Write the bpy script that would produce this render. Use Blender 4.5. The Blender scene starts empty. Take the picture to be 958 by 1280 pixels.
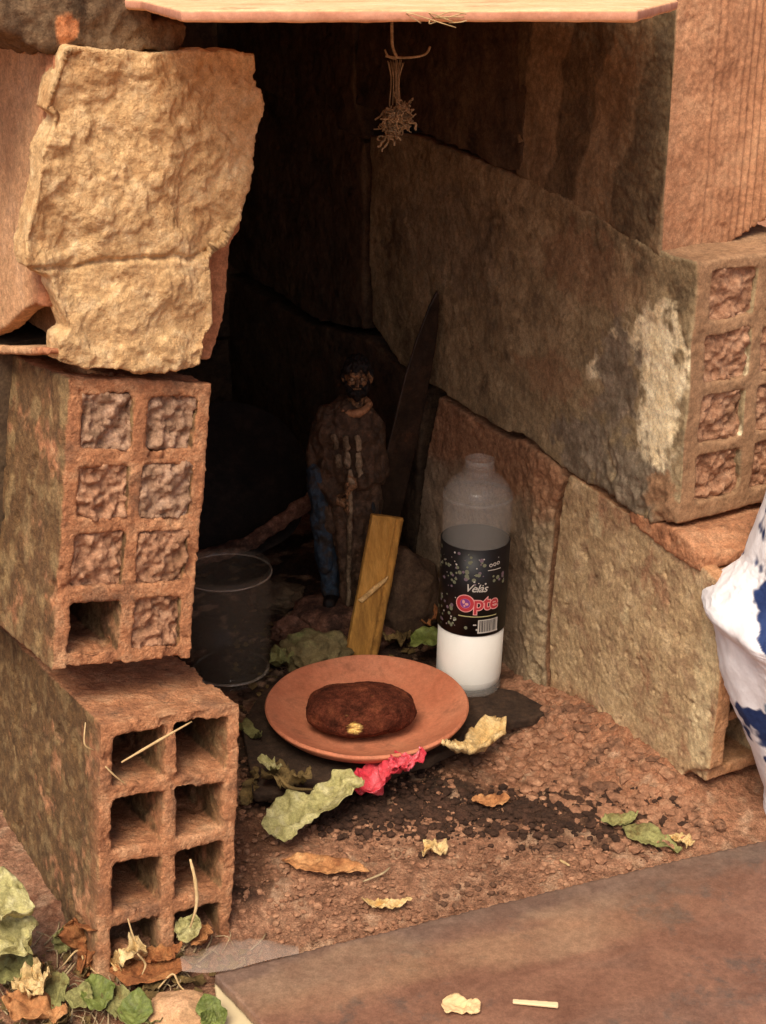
import bpy, bmesh, math, random
import numpy as np
from mathutils import Vector, Matrix
random.seed(7); RNG = np.random.default_rng(7)
R = math.radians
sc = bpy.context.scene
COL = sc.collection

# ------------------------------------------------------------------ camera
FPX = 1758.0; TH = R(22.0)
CAM = np.array([0.0, -1.2120, 0.7210])
FW = np.array([0, math.cos(TH), -math.sin(TH)]); UP = np.array([0, math.sin(TH), math.cos(TH)]); RT = np.array([1.0, 0, 0])
cd = bpy.data.cameras.new('camera'); cam = bpy.data.objects.new('camera', cd); COL.objects.link(cam)
cam.location = CAM; cam.rotation_euler = (R(90) - TH, 0, 0)
cd.sensor_fit = 'VERTICAL'; cd.sensor_height = 24.0; cd.lens = 24.0 * FPX / 1280
cd.clip_start = 0.02; cd.clip_end = 500
sc.camera = cam
# ------------------------------------------------------------------ light
SUN_EL, SUN_AZ = R(56), R(196)          # azimuth measured clockwise from +Y (behind the camera, a little left)
world = bpy.data.worlds.new('World'); sc.world = world; world.use_nodes = True
wn = world.node_tree.nodes; wl = world.node_tree.links
sky = wn.new('ShaderNodeTexSky'); sky.sky_type = 'NISHITA'; sky.sun_disc = False
sky.sun_elevation = SUN_EL; sky.sun_rotation = SUN_AZ; sky.air_density = 0.7; sky.dust_density = 5.0; sky.ozone_density = 0.3
wl.new(sky.outputs[0], wn['Background'].inputs[0]); wn['Background'].inputs[1].default_value = 0.15
sd = bpy.data.lights.new('sun', 'SUN'); sd.energy = 3.0; sd.angle = R(32); sd.color = (1.0, 0.91, 0.76)
sun = bpy.data.objects.new('sun', sd); COL.objects.link(sun)
to_sun = Vector((math.sin(SUN_AZ) * math.cos(SUN_EL), math.cos(SUN_AZ) * math.cos(SUN_EL), math.sin(SUN_EL)))
sun.rotation_euler = to_sun.to_track_quat('Z', 'Y').to_euler(); sun.location = to_sun * 3
sc.view_settings.view_transform = 'Standard'; sc.view_settings.look = 'None'
sc.view_settings.exposure = 0.17; sc.view_settings.gamma = 1.0

# ------------------------------------------------------------------ geometry of the place
def ray(px, py): return (px - 479) / FPX * RT - (py - 640) / FPX * UP + FW
def on_z(px, py, z=0.0):
    d = ray(px, py); return CAM + d * ((z - CAM[2]) / d[2])
def on_y(px, py, y):
    d = ray(px, py); return CAM + d * ((y - CAM[1]) / d[1])
def on_plane(px, py, P, n):
    d = ray(px, py); return CAM + d * (np.dot(np.asarray(P) - CAM, n) / np.dot(d, n))
WP = np.array([.265, -.113, 0]); WN = np.array([-.868, -.497, 0]); WU = np.array([-.497, .868, 0])   # right wall: origin, face normal, run
ZZ = np.array([0, 0, 1.0])
def W(s, d, z): return WP + WU * s - WN * d + ZZ * z
def wsz(co): q = co - WP; return np.stack([q @ WU, co[:, 2]], 1)
def wall(px, py, off=0.0): return on_plane(px, py, WP + WN * off, WN)
def wall_sz(px, py):
    p = wall(px, py); return float((p - WP) @ WU), float(p[2])

# ------------------------------------------------------------------ noise
_rs = np.random.RandomState(11); _perm = _rs.permutation(256); _perm = np.concatenate([_perm, _perm, _perm])
_g = _rs.normal(size=(256, 3)); _g /= np.linalg.norm(_g, axis=1)[:, None]
def perlin(p):
    p = np.asarray(p, float); i = np.floor(p).astype(int); f = p - i; i &= 255
    w = f * f * f * (f * (f * 6 - 15) + 10); out = 0
    for a in (0, 1):
        for b in (0, 1):
            for c in (0, 1):
                h = _perm[_perm[_perm[(i[:, 0] + a) & 255] + ((i[:, 1] + b) & 255)] + ((i[:, 2] + c) & 255)] & 255
                g = _g[h]; v = g[:, 0] * (f[:, 0] - a) + g[:, 1] * (f[:, 1] - b) + g[:, 2] * (f[:, 2] - c)
                out = out + v * (w[:, 0] if a else 1 - w[:, 0]) * (w[:, 1] if b else 1 - w[:, 1]) * (w[:, 2] if c else 1 - w[:, 2])
    return out * 1.6
def fbm(p, octv=4, gain=.5, seed=0.0):
    p = np.asarray(p, float) + seed * 17.3; o = 0; a = 1.0
    for k in range(octv): o = o + a * perlin(p); p = p * 2.03 + 5.1; a *= gain
    return o
def ridged(p, octv=4, seed=0.0):
    p = np.asarray(p, float) + seed * 9.7; o = 0; a = 1.0
    for k in range(octv): o = o + a * (1 - 2 * np.abs(perlin(p))); p = p * 2.1 + 3.3; a *= .5
    return o
def terrace(x, step):
    q = x / step; f = q - np.floor(q); return (np.floor(q) + np.clip((f - .35) / .3, 0, 1)) * step
def cells(p, seed=0.0):
    """distance to the nearest scattered point (rounded crumbs)"""
    p = np.asarray(p, float) + seed * 7.7; i = np.floor(p).astype(int); best = np.full(len(p), 9.0)
    for a in (-1, 0, 1):
        for b in (-1, 0, 1):
            for c in (-1, 0, 1):
                j = i + [a, b, c]; h = _perm[_perm[_perm[j[:, 0] & 255] + (j[:, 1] & 255)] + (j[:, 2] & 255)] & 255
                best = np.minimum(best, np.linalg.norm(j + .5 + _g[h] * .4 - p, axis=1))
    return best
def sstep(a, b, x): t = np.clip((x - a) / (b - a), 0, 1); return t * t * (3 - 2 * t)

# ------------------------------------------------------------------ objects
def tag(o, label=None, cat=None, group=None, kind=None):
    if label: o['label'] = label
    if cat: o['category'] = cat
    if group: o['group'] = group
    if kind: o['kind'] = kind
    return o
ORG = {}
def thing(name, loc, label, cat, group=None):
    o = bpy.data.objects.new(name, None); COL.objects.link(o); o.location = tuple(loc); o.empty_display_size = .02
    ORG[o.name] = np.array(loc, float); return tag(o, label, cat, group)
def link_mesh(name, V, F, mat, parent=None, origin=None, smooth=True, mask=None):
    V = np.asarray(V, float)
    if parent is not None: org = ORG[parent.name]
    else: org = np.array(origin if origin is not None else [V[:, 0].mean(), V[:, 1].mean(), V[:, 2].min()], float)
    me = bpy.data.meshes.new(name); me.from_pydata((V - org).tolist(), [], F if isinstance(F, list) else F.tolist()); me.update()
    if smooth: me.shade_smooth()
    if mask is not None:
        at = me.color_attributes.new('mask', 'FLOAT_COLOR', 'POINT'); a = np.zeros((len(V), 4)); a[:, 3] = 1
        for k, m in enumerate(mask): a[:, k] = m
        at.data.foreach_set('color', a.ravel())
    o = bpy.data.objects.new(name, me); COL.objects.link(o); ms = mat if isinstance(mat, (list, tuple)) else [mat]
    for m in ms: me.materials.append(m)
    if parent is not None: o.parent = parent
    else: o.location = tuple(org)
    ORG[o.name] = org
    return o
def add_prism(bm, poly, vec):
    a = [bm.verts.new(tuple(p)) for p in poly]; b = [bm.verts.new(tuple(np.asarray(p) + vec)) for p in poly]; n = len(a)
    fs = [bm.faces.new(a), bm.faces.new(b[::-1])]
    for i in range(n): fs.append(bm.faces.new([a[(i + 1) % n], a[i], b[i], b[(i + 1) % n]]))
    bmesh.ops.recalc_face_normals(bm, faces=fs)
def add_box(bm, frame, x, y, z):
    """box in a frame: frame(x, y, z) -> world"""
    c = [frame(x[i], y[j], z[k]) for i in (0, 1) for j in (0, 1) for k in (0, 1)]
    v = [bm.verts.new(tuple(p)) for p in c]
    fs = [bm.faces.new([v[i] for i in q]) for q in ((0, 1, 3, 2), (4, 6, 7, 5), (0, 4, 5, 1), (2, 3, 7, 6), (0, 2, 6, 4), (1, 5, 7, 3))]
    bmesh.ops.recalc_face_normals(bm, faces=fs)
def add_capsule(bm, p1, r1, p2, r2, seg=10):
    p1, p2 = Vector(p1), Vector(p2); d = p2 - p1; L = max(d.length, 1e-5); q = d.to_track_quat('Z', 'Y').to_matrix().to_4x4()
    bmesh.ops.create_cone(bm, cap_ends=True, segments=seg, radius1=r1, radius2=r2, depth=L, matrix=Matrix.Translation((p1 + p2) / 2) @ q)
    for p, r in ((p1, r1), (p2, r2)): bmesh.ops.create_icosphere(bm, subdivisions=2, radius=r * 1.01, matrix=Matrix.Translation(p))
def remesh(bm, voxel, smooth=2):
    me = bpy.data.meshes.new('tmp'); bm.to_mesh(me); bm.free(); ob = bpy.data.objects.new('tmp', me); COL.objects.link(ob)
    m = ob.modifiers.new('r', 'REMESH'); m.mode = 'VOXEL'; m.voxel_size = voxel; m.adaptivity = 0
    if smooth: s = ob.modifiers.new('s', 'SMOOTH'); s.factor = .5; s.iterations = smooth
    dg = bpy.context.evaluated_depsgraph_get(); ev = ob.evaluated_get(dg); r = ev.to_mesh()
    n = len(r.vertices); co = np.empty(n * 3); r.vertices.foreach_get('co', co); no = np.empty(n * 3); r.vertices.foreach_get('normal', no)
    lt = np.empty(len(r.polygons), int); r.polygons.foreach_get('loop_total', lt); li = np.empty(len(r.loops), int); r.loops.foreach_get('vertex_index', li)
    if (lt == 4).all(): F = li.reshape(-1, 4)
    else:
        F = []; k = 0
        for t in lt: F.append(li[k:k + t].tolist()); k += t
    ev.to_mesh_clear(); bpy.data.objects.remove(ob); bpy.data.meshes.remove(me)
    return co.reshape(-1, 3), no.reshape(-1, 3), F
def warp(co, a=.0032, f=24): return co + a * np.stack([fbm(co * f, 2, seed=31), fbm(co * f, 2, seed=32), fbm(co * f, 2, seed=33)], 1)
def solid(name, bm, mat, parent=None, voxel=.002, smooth=2, disp=None, mask=None, origin=None, wp=0.0):
    co, no, F = remesh(bm, voxel, smooth)
    m0 = mask(co, no) if mask else None
    if disp is not None: co = co + no * disp(co, no)[:, None]
    if wp: co = warp(co, wp)
    return link_mesh(name, co, F, mat, parent, origin, mask=m0)
def lathe(name, prof, center, mat, parent=None, seg=64, disp=None, axis=None, origin=None):
    V = []; F = []; n = len(prof)
    for i in range(seg):
        a = 2 * math.pi * i / seg
        for r, z in prof: V.append((r * math.cos(a), r * math.sin(a), z))
    for i in range(seg):
        j = (i + 1) % seg
        for k in range(n - 1): F.append([i * n + k, j * n + k, j * n + k + 1, i * n + k + 1])
    V = np.array(V)
    if disp is not None: V = disp(V)
    if axis is not None: V = V @ np.array(Vector(axis).to_track_quat('Z', 'Y').to_matrix()).T
    return link_mesh(name, V + np.array(center), F, mat, parent, origin if origin is not None else center)
def tube(name, pts, rad, mat, parent=None, seg=6, origin=None, V=None, F=None):
    pts = [Vector(p) for p in pts]; rads = rad if isinstance(rad, (list, tuple)) else [rad] * len(pts)
    own = V is None
    if own: V, F = [], []
    base = len(V); prev = None
    for i, p in enumerate(pts):
        t = (pts[min(i + 1, len(pts) - 1)] - pts[max(i - 1, 0)]).normalized()
        a = t.orthogonal().normalized() if prev is None else (prev - t * prev.dot(t)).normalized()
        prev = a; b = t.cross(a)
        for k in range(seg): an = 2 * math.pi * k / seg; V.append(tuple(p + (a * math.cos(an) + b * math.sin(an)) * rads[i]))
    for i in range(len(pts) - 1):
        for k in range(seg): F.append([base + i * seg + k, base + i * seg + (k + 1) % seg, base + (i + 1) * seg + (k + 1) % seg, base + (i + 1) * seg + k])
    F.append([base + k for k in range(seg)][::-1]); F.append([base + (len(pts) - 1) * seg + k for k in range(seg)])
    if own: return link_mesh(name, V, F, mat, parent, origin)
def spline(pts, n=8):
    pts = [np.asarray(p, float) for p in pts]; P = [2 * pts[0] - pts[1]] + pts + [2 * pts[-1] - pts[-2]]; out = []
    for i in range(1, len(P) - 2):
        for k in range(n):
            t = k / n; out.append(.5 * ((2 * P[i]) + (P[i + 1] - P[i - 1]) * t + (2 * P[i - 1] - 5 * P[i] + 4 * P[i + 1] - P[i + 2]) * t * t + (3 * P[i] - P[i - 1] - 3 * P[i + 1] + P[i + 2]) * t ** 3))
    return out + [pts[-1]]

# ------------------------------------------------------------------ materials
def lin(c):
    if isinstance(c, str): c = [int(c[i:i + 2], 16) for i in (0, 2, 4)]
    c = [x / 255 for x in c]; return tuple([(x / 12.92 if x <= .04045 else ((x + .055) / 1.055) ** 2.4) for x in c] + [1])
def earthy(name, dark, base, light, scale=40, dirt=None, dirt_at=.58, dirt_scale=18, masks=(), rough=.9, bump=.35, bump_scale=260, grain=.22, spec=.25, stretch=(1, 1, 1), sss=0):
    m = bpy.data.materials.new(name); m.use_nodes = True; N = m.node_tree.nodes; L = m.node_tree.links; P = N['Principled BSDF']
    P.inputs['Roughness'].default_value = rough; P.inputs['Specular IOR Level'].default_value = spec
    tc = N.new('ShaderNodeTexCoord'); mp = N.new('ShaderNodeMapping'); mp.inputs['Scale'].default_value = stretch; L.new(tc.outputs['Object'], mp.inputs[0])
    mp.inputs['Location'].default_value = (random.random() * 3, random.random() * 3, random.random() * 3)
    def noise(s, det=6, ro=.6, dist=0.0):
        n = N.new('ShaderNodeTexNoise'); n.inputs['Scale'].default_value = s; n.inputs['Detail'].default_value = det; n.inputs['Roughness'].default_value = ro
        n.inputs['Distortion'].default_value = dist; L.new(mp.outputs[0], n.inputs['Vector']); return n.outputs['Fac']
    def mix(a, b, f, mode='MIX'):
        x = N.new('ShaderNodeMix'); x.data_type = 'RGBA'; x.blend_type = mode
        for sock, v in ((x.inputs[0], f), (x.inputs[6], a), (x.inputs[7], b)):
            if isinstance(v, (float, int, tuple)): sock.default_value = v
            else: L.new(v, sock)
        return x.outputs[2]
    def rng(src, a, b, c=0.0, d=1.0):
        r = N.new('ShaderNodeMapRange'); L.new(src, r.inputs[0]); r.interpolation_type = 'SMOOTHSTEP'
        for k, v in enumerate((a, b, c, d)): r.inputs[k + 1].default_value = v
        return r.outputs[0]
    ramp = N.new('ShaderNodeValToRGB'); L.new(noise(scale, 8, .7, .15), ramp.inputs[0]); e = ramp.color_ramp.elements
    e[0].position = .3; e[0].color = lin(dark); e[1].position = .72; e[1].color = lin(light); q = e.new(.5); q.color = lin(base)
    c = ramp.outputs[0]
    if dirt: c = mix(c, lin(dirt), rng(noise(dirt_scale, 8, .72, .2), dirt_at - .05, dirt_at + .09, 0, .85))
    if masks:
        at = N.new('ShaderNodeAttribute'); at.attribute_name = 'mask'; sp = N.new('ShaderNodeSeparateColor'); L.new(at.outputs['Color'], sp.inputs[0])
        for k, (ca, cb) in enumerate(masks):
            if ca is None: continue
            r2 = mix(lin(ca), lin(cb), rng(noise(scale * 1.7, 8, .7), .35, .65)); c = mix(c, r2, sp.outputs[k])
    g1 = rng(noise(620, 4, .8), .3, .7, 1 - grain, 1 + grain); g2 = rng(noise(170, 6, .75), .32, .68, 1 - grain * 1.1, 1 + grain * 1.1)
    gm = N.new('ShaderNodeMath'); gm.operation = 'MULTIPLY'; L.new(g1, gm.inputs[0]); L.new(g2, gm.inputs[1]); g = gm.outputs[0]; gr = N.new('ShaderNodeCombineColor')
    for k in range(3): L.new(g, gr.inputs[k])
    c = mix(c, gr.outputs[0], 1.0, 'MULTIPLY'); L.new(c, P.inputs['Base Color'])
    ad = N.new('ShaderNodeMath'); ad.operation = 'ADD'; L.new(noise(bump_scale, 8, .7), ad.inputs[0]); L.new(noise(bump_scale * .25, 6, .65), ad.inputs[1])
    b = N.new('ShaderNodeBump'); b.inputs['Strength'].default_value = bump; b.inputs['Distance'].default_value = .0032; L.new(ad.outputs[0], b.inputs['Height']); L.new(b.outputs[0], P.inputs['Normal'])
    if sss: P.inputs['Subsurface Weight'].default_value = sss; P.inputs['Subsurface Radius'].default_value = (.01, .008, .005); P.inputs['Subsurface Scale'].default_value = .3
    return m
def glassy(name, color=(1, 1, 1, 1), rough=.03, ior=1.45, alpha_like=0):
    m = bpy.data.materials.new(name); m.use_nodes = True; N = m.node_tree.nodes; L = m.node_tree.links; P = N['Principled BSDF']
    P.inputs['Base Color'].default_value = color; P.inputs['Roughness'].default_value = rough; P.inputs['IOR'].default_value = ior; P.inputs['Transmission Weight'].default_value = 1
    if alpha_like:      # very thin film: mostly see-through with a gloss
        P.inputs['Alpha'].default_value = alpha_like
    return m
M = {}
M['clay'] = earthy('clay', '8a5c40', 'b07a56', 'c89a74', 38, dirt='865f44', dirt_at=.56, bump=.7)
M['clay_moss'] = earthy('clay_moss', '8c5c40', 'b27a54', 'ca9c74', 42, dirt='825e46', dirt_at=.56, masks=[('463620', '6a5232'), ('8c7450', 'a88c60'), (None, None)], bump=.9)
M['clay_side'] = earthy('clay_side', 'a87c58', 'bc9068', 'cca27c', 24, dirt='a07e5a', bump=.35, masks=[('96583c', 'a86c4a')])
M['mortar'] = earthy('mortar', 'ae885c', 'd2ac7a', 'e6ca9c', 60, dirt='bc9060', dirt_at=.57, bump=.7, bump_scale=300, grain=.16)
M['mortar_grey'] = earthy('mortar_grey', '785c46', '9c7a60', 'be9c82', 90, dirt='745842', bump=.6)
M['mortar_in'] = earthy('mortar_in', '7c563e', 'a4785a', 'c09878', 80, dirt='7a583e', bump=.6)
M['wall_F'] = earthy('wall_F', '6c5c46', '94805f', 'b29c78', 34, dirt='5c4c38', dirt_at=.57, bump=.35, masks=[('ecd6a8', 'f8e8c0'), ('90806a', '6e604c'), ('8c6a4c', '9c7858')])
M['wall_E'] = earthy('wall_E', '946648', 'ac7c5a', 'bc906c', 30, bump=.25, masks=[('76644a', '947e5e'), ('4c3e2e', '66563e'), (None, None)])
M['wall_G'] = earthy('wall_G', '94785a', 'b49870', 'c8ae88', 44, dirt='946a4e', dirt_at=.58, bump=.5, masks=[('a67852', 'b88a64'), ('ccb488', 'dcc89c'), ('8a6a50', 'a48664')])
M['wall_H'] = earthy('wall_H', '7a6650', 'a08669', 'b89e80', 50, dirt='66523e', bump=.6, masks=[('946a4c', 'a67c5a'), ('8c7a5c', 'ac9670'), (None, None)])
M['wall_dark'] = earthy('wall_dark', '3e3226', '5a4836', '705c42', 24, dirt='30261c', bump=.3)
M['stone'] = earthy('stone', '54402e', '70583f', '8a7052', 45, dirt='40301f', bump=.6, masks=[('c07848', 'd49060')])
M['slab'] = earthy('slab', 'd8a070', 'e8b282', 'f0c498', 20, dirt='c88a60', bump=.15, grain=.08, masks=[('b87e62', 'c89074')])
M['soil'] = earthy('soil', '6e4a34', '946a50', 'b68c6c', 90, dirt='744a34', dirt_at=.58, bump=1.0, bump_scale=300, grain=.3, masks=[('2c1e16', '443224'), ('926044', 'aa7a5a'), ('bc987a', 'a07a5c')])
M['soil_far'] = earthy('soil_far', '7c5038', '9c6a4c', 'b88462', 4, dirt='6b6038', dirt_scale=2, bump=.6)
M['crumb'] = earthy('crumb', '6c4a36', '94694e', 'b48a6a', 70, dirt='50382a', dirt_at=.55, bump=.5)
M['plate'] = earthy('plate', 'ac6446', 'ba7252', 'c68260', 18, dirt='9a6046', dirt_at=.57, dirt_scale=26, bump=.14, grain=.10, rough=.7)
M['lump'] = earthy('lump', '3c1e14', '54291b', '6c3a28', 90, dirt='32180f', dirt_scale=60, bump=.7, bump_scale=400, grain=.3, spec=.08, masks=[('e8b860', 'f4d080'), ('6c3824', '7c462e')], rough=.95)
M['board'] = earthy('board', '2c2018', '3c2c20', '4e3a2a', 50, bump=.5)
M['wood'] = earthy('wood', '9a6a30', 'b8843e', 'cf9c54', 60, dirt='6e4a22', dirt_at=.6, bump=.3, stretch=(1, 1, .12), grain=.12)
M['wood_pale'] = earthy('wood_pale', 'b08850', 'cfa468', 'dcb880', 60, bump=.2)
M['blade'] = earthy('blade', '1c1510', '2e2219', '423024', 50, dirt='563622', dirt_at=.62, bump=.2, rough=.42)
M['rust'] = earthy('rust', '4a3024', '6e4a38', '98705a', 70, dirt='2c1c14', dirt_at=.52, bump=.6)
M['iron'] = earthy('iron', '14100d', '201813', '2e231b', 40, bump=.4)
M['jacket'] = earthy('jacket', '30241a', '4c3828', '6c503c', 90, dirt='76604a', dirt_at=.64, dirt_scale=90, bump=.6, rough=.55)
M['trousers'] = earthy('trousers', '1c2228', '2c3844', '404c56', 120, dirt='33281c', dirt_at=.5, dirt_scale=70, bump=.5, rough=.6)
M['skin'] = earthy('skin', '4c3424', '86603f', 'a67c58', 260, dirt='2c1e16', dirt_at=.5, dirt_scale=140, bump=.5, rough=.6)
M['hair'] = earthy('hair', '0e0a08', '17100c', '22170f', 120, bump=.5, rough=.5)
M['scarf'] = earthy('scarf', '7c5238', 'a0704c', 'b0825c', 90, bump=.2, rough=.6)
M['chalk_dull'] = earthy('chalk_dull', '66543f', '8c765c', 'a89076', 90, dirt='40301f', dirt_at=.5, bump=.3)
M['chalk'] = earthy('chalk', '9c8870', 'bca88c', 'd4c4a8', 90, dirt='4c3828', dirt_at=.54, dirt_scale=80, bump=.3)
M['dry_plant'] = earthy('dry_plant', '7c664a', 'a08a68', 'c4ae8a', 90, bump=.3)
M['straw'] = earthy('straw', 'a08458', 'c0a274', 'd0b68c', 60, bump=.1, grain=.08)
M['leaf_pale'] = earthy('leaf_pale', '86804e', 'a69c68', 'c2b88e', 60, dirt='6a6034', bump=.4, sss=.1)
M['leaf_green'] = earthy('leaf_green', '4e5a2a', '666e34', '82884a', 60, dirt='6c6a3c', dirt_at=.62, bump=.3, rough=.5)
M['leaf_olive'] = earthy('leaf_olive', '5e5c34', '7c7848', '96905c', 50, dirt='5c4a28', bump=.3)
M['leaf_brown'] = earthy('leaf_brown', '8a5834', 'a87448', 'be9060', 50, dirt='6e4024', bump=.3)
M['leaf_tan'] = earthy('leaf_tan', 'aa8c58', 'c6a874', 'd6c094', 50, dirt='a87a3c', bump=.4)
M['leaf_rust'] = earthy('leaf_rust', '6e4024', '8e5832', 'ac7848', 70, dirt='5c3018', bump=.6)
M['leaf_dark'] = earthy('leaf_dark', '4a3a20', '665230', '80683e', 50, bump=.4)
M['petal'] = earthy('petal', 'a82234', 'c43a44', 'd87880', 55, dirt='f0b0b0', dirt_at=.6, dirt_scale=60, bump=.4, rough=.5, stretch=(1, 1, 1))
M['bread'] = earthy('bread', 'b89054', 'd0b078', 'e0c898', 60, dirt='b48040', bump=.4)
def filmy(name, c, alpha, rough):
    m = bpy.data.materials.new(name); m.use_nodes = True; P = m.node_tree.nodes['Principled BSDF']; P.inputs['Base Color'].default_value = c; P.inputs['Alpha'].default_value = alpha; P.inputs['Roughness'].default_value = rough; P.inputs['IOR'].default_value = 1.5; P.inputs['Specular IOR Level'].default_value = .8; return m
M['film'] = filmy('film', (.50, .38, .30, 1), .38, .10)
M['glass'] = filmy('glass', (.34, .26, .18, 1), .075, .05)
M['glass_rim'] = filmy('glass_rim', (.60, .48, .36, 1), .32, .08)
M['pet'] = filmy('pet', (.66, .60, .52, 1), .085, .07)
M['milk'] = earthy('milk', 'e6e2d6', 'ece8dc', 'f0ece2', 8, bump=.0, grain=.01, rough=.35)
M['ink'] = earthy('ink', '14100f', '1a1514', '201a18', 30, bump=.02, grain=.02, rough=.4)
def flat(name, c, rough=.5):
    m = bpy.data.materials.new(name); m.use_nodes = True; P = m.node_tree.nodes['Principled BSDF']; P.inputs['Base Color'].default_value = lin(c); P.inputs['Roughness'].default_value = rough; return m
M['p_cream'] = flat('print_cream', 'b8b0a4'); M['p_olive'] = flat('print_olive', '6e7058'); M['p_mauve'] = flat('print_mauve', '6c5a62')
M['p_red'] = flat('print_red', 'b03038'); M['p_pink'] = flat('print_pink', 'd89890'); M['p_purple'] = flat('print_purple', '7a3a80')
M['p_gold'] = flat('print_gold', 'a8a070'); M['painted_void'] = flat('painted_void', '20160f', .9)

# ================================================================== ground
def ground_h(x, y):
    p = np.stack([x, y, np.zeros_like(x)], 1)
    q = p - WP; d = q @ WN; s = q @ WU                                      # distance from the right wall face, run along it
    h = .006 * fbm(p * 9, 3) - .004
    h += .030 * np.exp(-(np.clip(d, 0, 1) / .05) ** 2) * sstep(-.12, .02, s) * sstep(.26, .12, s)        # spilled earth at the wall foot
    h += .022 * sstep(.02, .16, s) * sstep(.0, .3, y)                        # floor rises inside
    h -= .018 * sstep(-.22, -.36, y)
    return h
def build_ground():
    nx, ny = 520, 520; x = np.linspace(-.62, .70, nx); y = np.linspace(-.62, .70, ny); X, Y = np.meshgrid(x, y); X = X.ravel(); Y = Y.ravel()
    p = np.stack([X, Y, np.zeros_like(X)], 1); h = ground_h(X, Y)
    c = cells(p * 95); h += .0022 * (1 - np.clip(c * 1.5, 0, 1)) * sstep(-.3, .3, fbm(p * 20, 2, seed=3)) + .0016 * fbm(p * 70, 3, seed=2)
    q = p - WP; s = q @ WU; d = q @ WN
    pile = np.exp(-(np.clip(d, 0, 1) / .07) ** 2) * sstep(-.12, .02, s) * sstep(.3, .12, s)
    h += (.004 * ridged(p * 45, 4, seed=6) + .002 * ridged(p * 110, 3, seed=7)) * pile + .0008 * ridged(p * 120, 3, seed=8)
    edge = np.maximum(np.abs(X - .04) / .66, np.abs(Y - .04) / .66); h -= .03 * sstep(.93, 1, edge)
    nz = .035 * fbm(p * 14, 4, seed=5)
    wet = np.zeros(len(X))
    for a, b, r in ((on_z(330, 900), on_z(640, 900), .085), (on_z(330, 1000), on_z(600, 990), .050), (on_z(520, 1000), on_z(850, 1030), .032), (on_z(520, 980), on_z(560, 985), .05), (on_z(420, 760), on_z(300, 800), .2), (on_z(290, 1090), on_z(330, 1040), .03)):
        ab = (b - a)[:2]; t = np.clip(((p[:, :2] - a[:2]) @ ab) / (ab @ ab), 0, 1); dd = np.linalg.norm(p[:, :2] - a[:2] - t[:, None] * ab, axis=1)
        wet = np.maximum(wet, sstep(r + .018, r - .018, dd + nz))
    red = np.clip(pile * 1.5 + sstep(.1, .5, fbm(p * 8, 3, seed=9)) * .5, 0, 1)
    pale = sstep(.2, .6, fbm(p * 40, 3, seed=13)) * .8
    V = np.stack([X, Y, h], 1); i = (np.arange(ny - 1)[:, None] * nx + np.arange(nx - 1)[None]).ravel()
    F = np.stack([i, i + 1, i + nx + 1, i + nx], 1)
    o = link_mesh('ground', V, F, M['soil'], origin=(0, 0, 0), mask=[wet * .96, red, pale]); tag(o, 'bare reddish earth with damp dark patch under the offerings', kind='structure')
    S = 60
    o = link_mesh('surrounding_ground', [(-S, -S, -.036), (S, -S, -.036), (S, S, -.036), (-S, S, -.036)], [[0, 1, 2, 3]], M['soil_far'], origin=(0, 0, 0), smooth=False); tag(o, kind='structure')
build_ground()
def gz(x, y): return float(ground_h(np.array([x]), np.array([y]))[0])
def on_ground(px, py, lift=0.0):
    z = 0.0
    for _ in range(4): p = on_z(px, py, z + lift); z = gz(p[0], p[1])
    return p
# crumbs of earth
def rock_template(seed, sub=1):
    bm = bmesh.new(); bmesh.ops.create_icosphere(bm, subdivisions=sub, radius=1); V = np.array([v.co[:] for v in bm.verts]); F = [[v.index for v in f.verts] for f in bm.faces]; bm.free()
    V = V * (1 + .45 * fbm(V * 1.1, 2, seed=seed))[:, None]; return V, F
def scatter(name, n, region, size, mat, label):
    T = [rock_template(k * 1.7) for k in range(6)]; V = []; F = []; b = 0; k = 0
    while k < n:
        x, y = region(); r = size()
        v, f = T[random.randrange(6)]; a = random.random() * 6.28; ca, sa = math.cos(a), math.sin(a)
        m = np.array([[ca, -sa, 0], [sa, ca, 0], [0, 0, 1]]) * r; m[2] *= random.uniform(.5, .8)
        V.append(v @ m.T + [x, y, gz(x, y) + .0010 + r * .38]); F += [[i + b for i in q] for q in f]; b += len(v); k += 1
    return tag(link_mesh(name, np.concatenate(V), F, mat, origin=(0, 0, 0), smooth=False), label, 'soil crumbs', kind='stuff')
def reg_front():
    while True:
        p = on_z(random.uniform(290, 900), random.uniform(930, 1230)); q = p - WP
        if q @ WN > .004 or q @ WU < -.05: return p[0], p[1]
def reg_pile():
    s = random.uniform(-.07, .24); d = abs(random.gauss(0, .045)) + .004; p = WP + WU * s + WN * d; return p[0], p[1]
def reg_niche():
    p = on_z(random.uniform(300, 560), random.uniform(760, 1000)); return p[0], p[1]
scatter('soil_crumbs', 6500, reg_front, lambda: .0006 + .0030 * random.random() ** 3.5, M['crumb'], 'small loose crumbs of reddish earth in front of the plate')
scatter('soil_crumbs', 1500, reg_pile, lambda: (.0012 + .0065 * random.random() ** 2), M['crumb'], 'clods of earth spilled at the foot of the right wall')
M['crumb_dark'] = earthy('crumb_dark', '2a1c14', '3c281c', '54382a', 70, bump=.6)
scatter('soil_crumbs', 1500, reg_niche, lambda: random.uniform(.001, .004), M['crumb_dark'], 'dark damp crumbs of soil around the plate')

def reg_band():
    a, b = on_z(400, 1010), on_z(850, 1025); t = random.random() ** 1.2; p = a * (1 - t) + b * t; return p[0] + random.gauss(0, .006), p[1] + random.gauss(0, .020)
scatter('soil_crumbs', 2600, reg_band, lambda: .0008 + .0042 * random.random() ** 2.2, M['crumb_dark'], 'band of dark damp crumbs running right from the petal')
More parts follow.
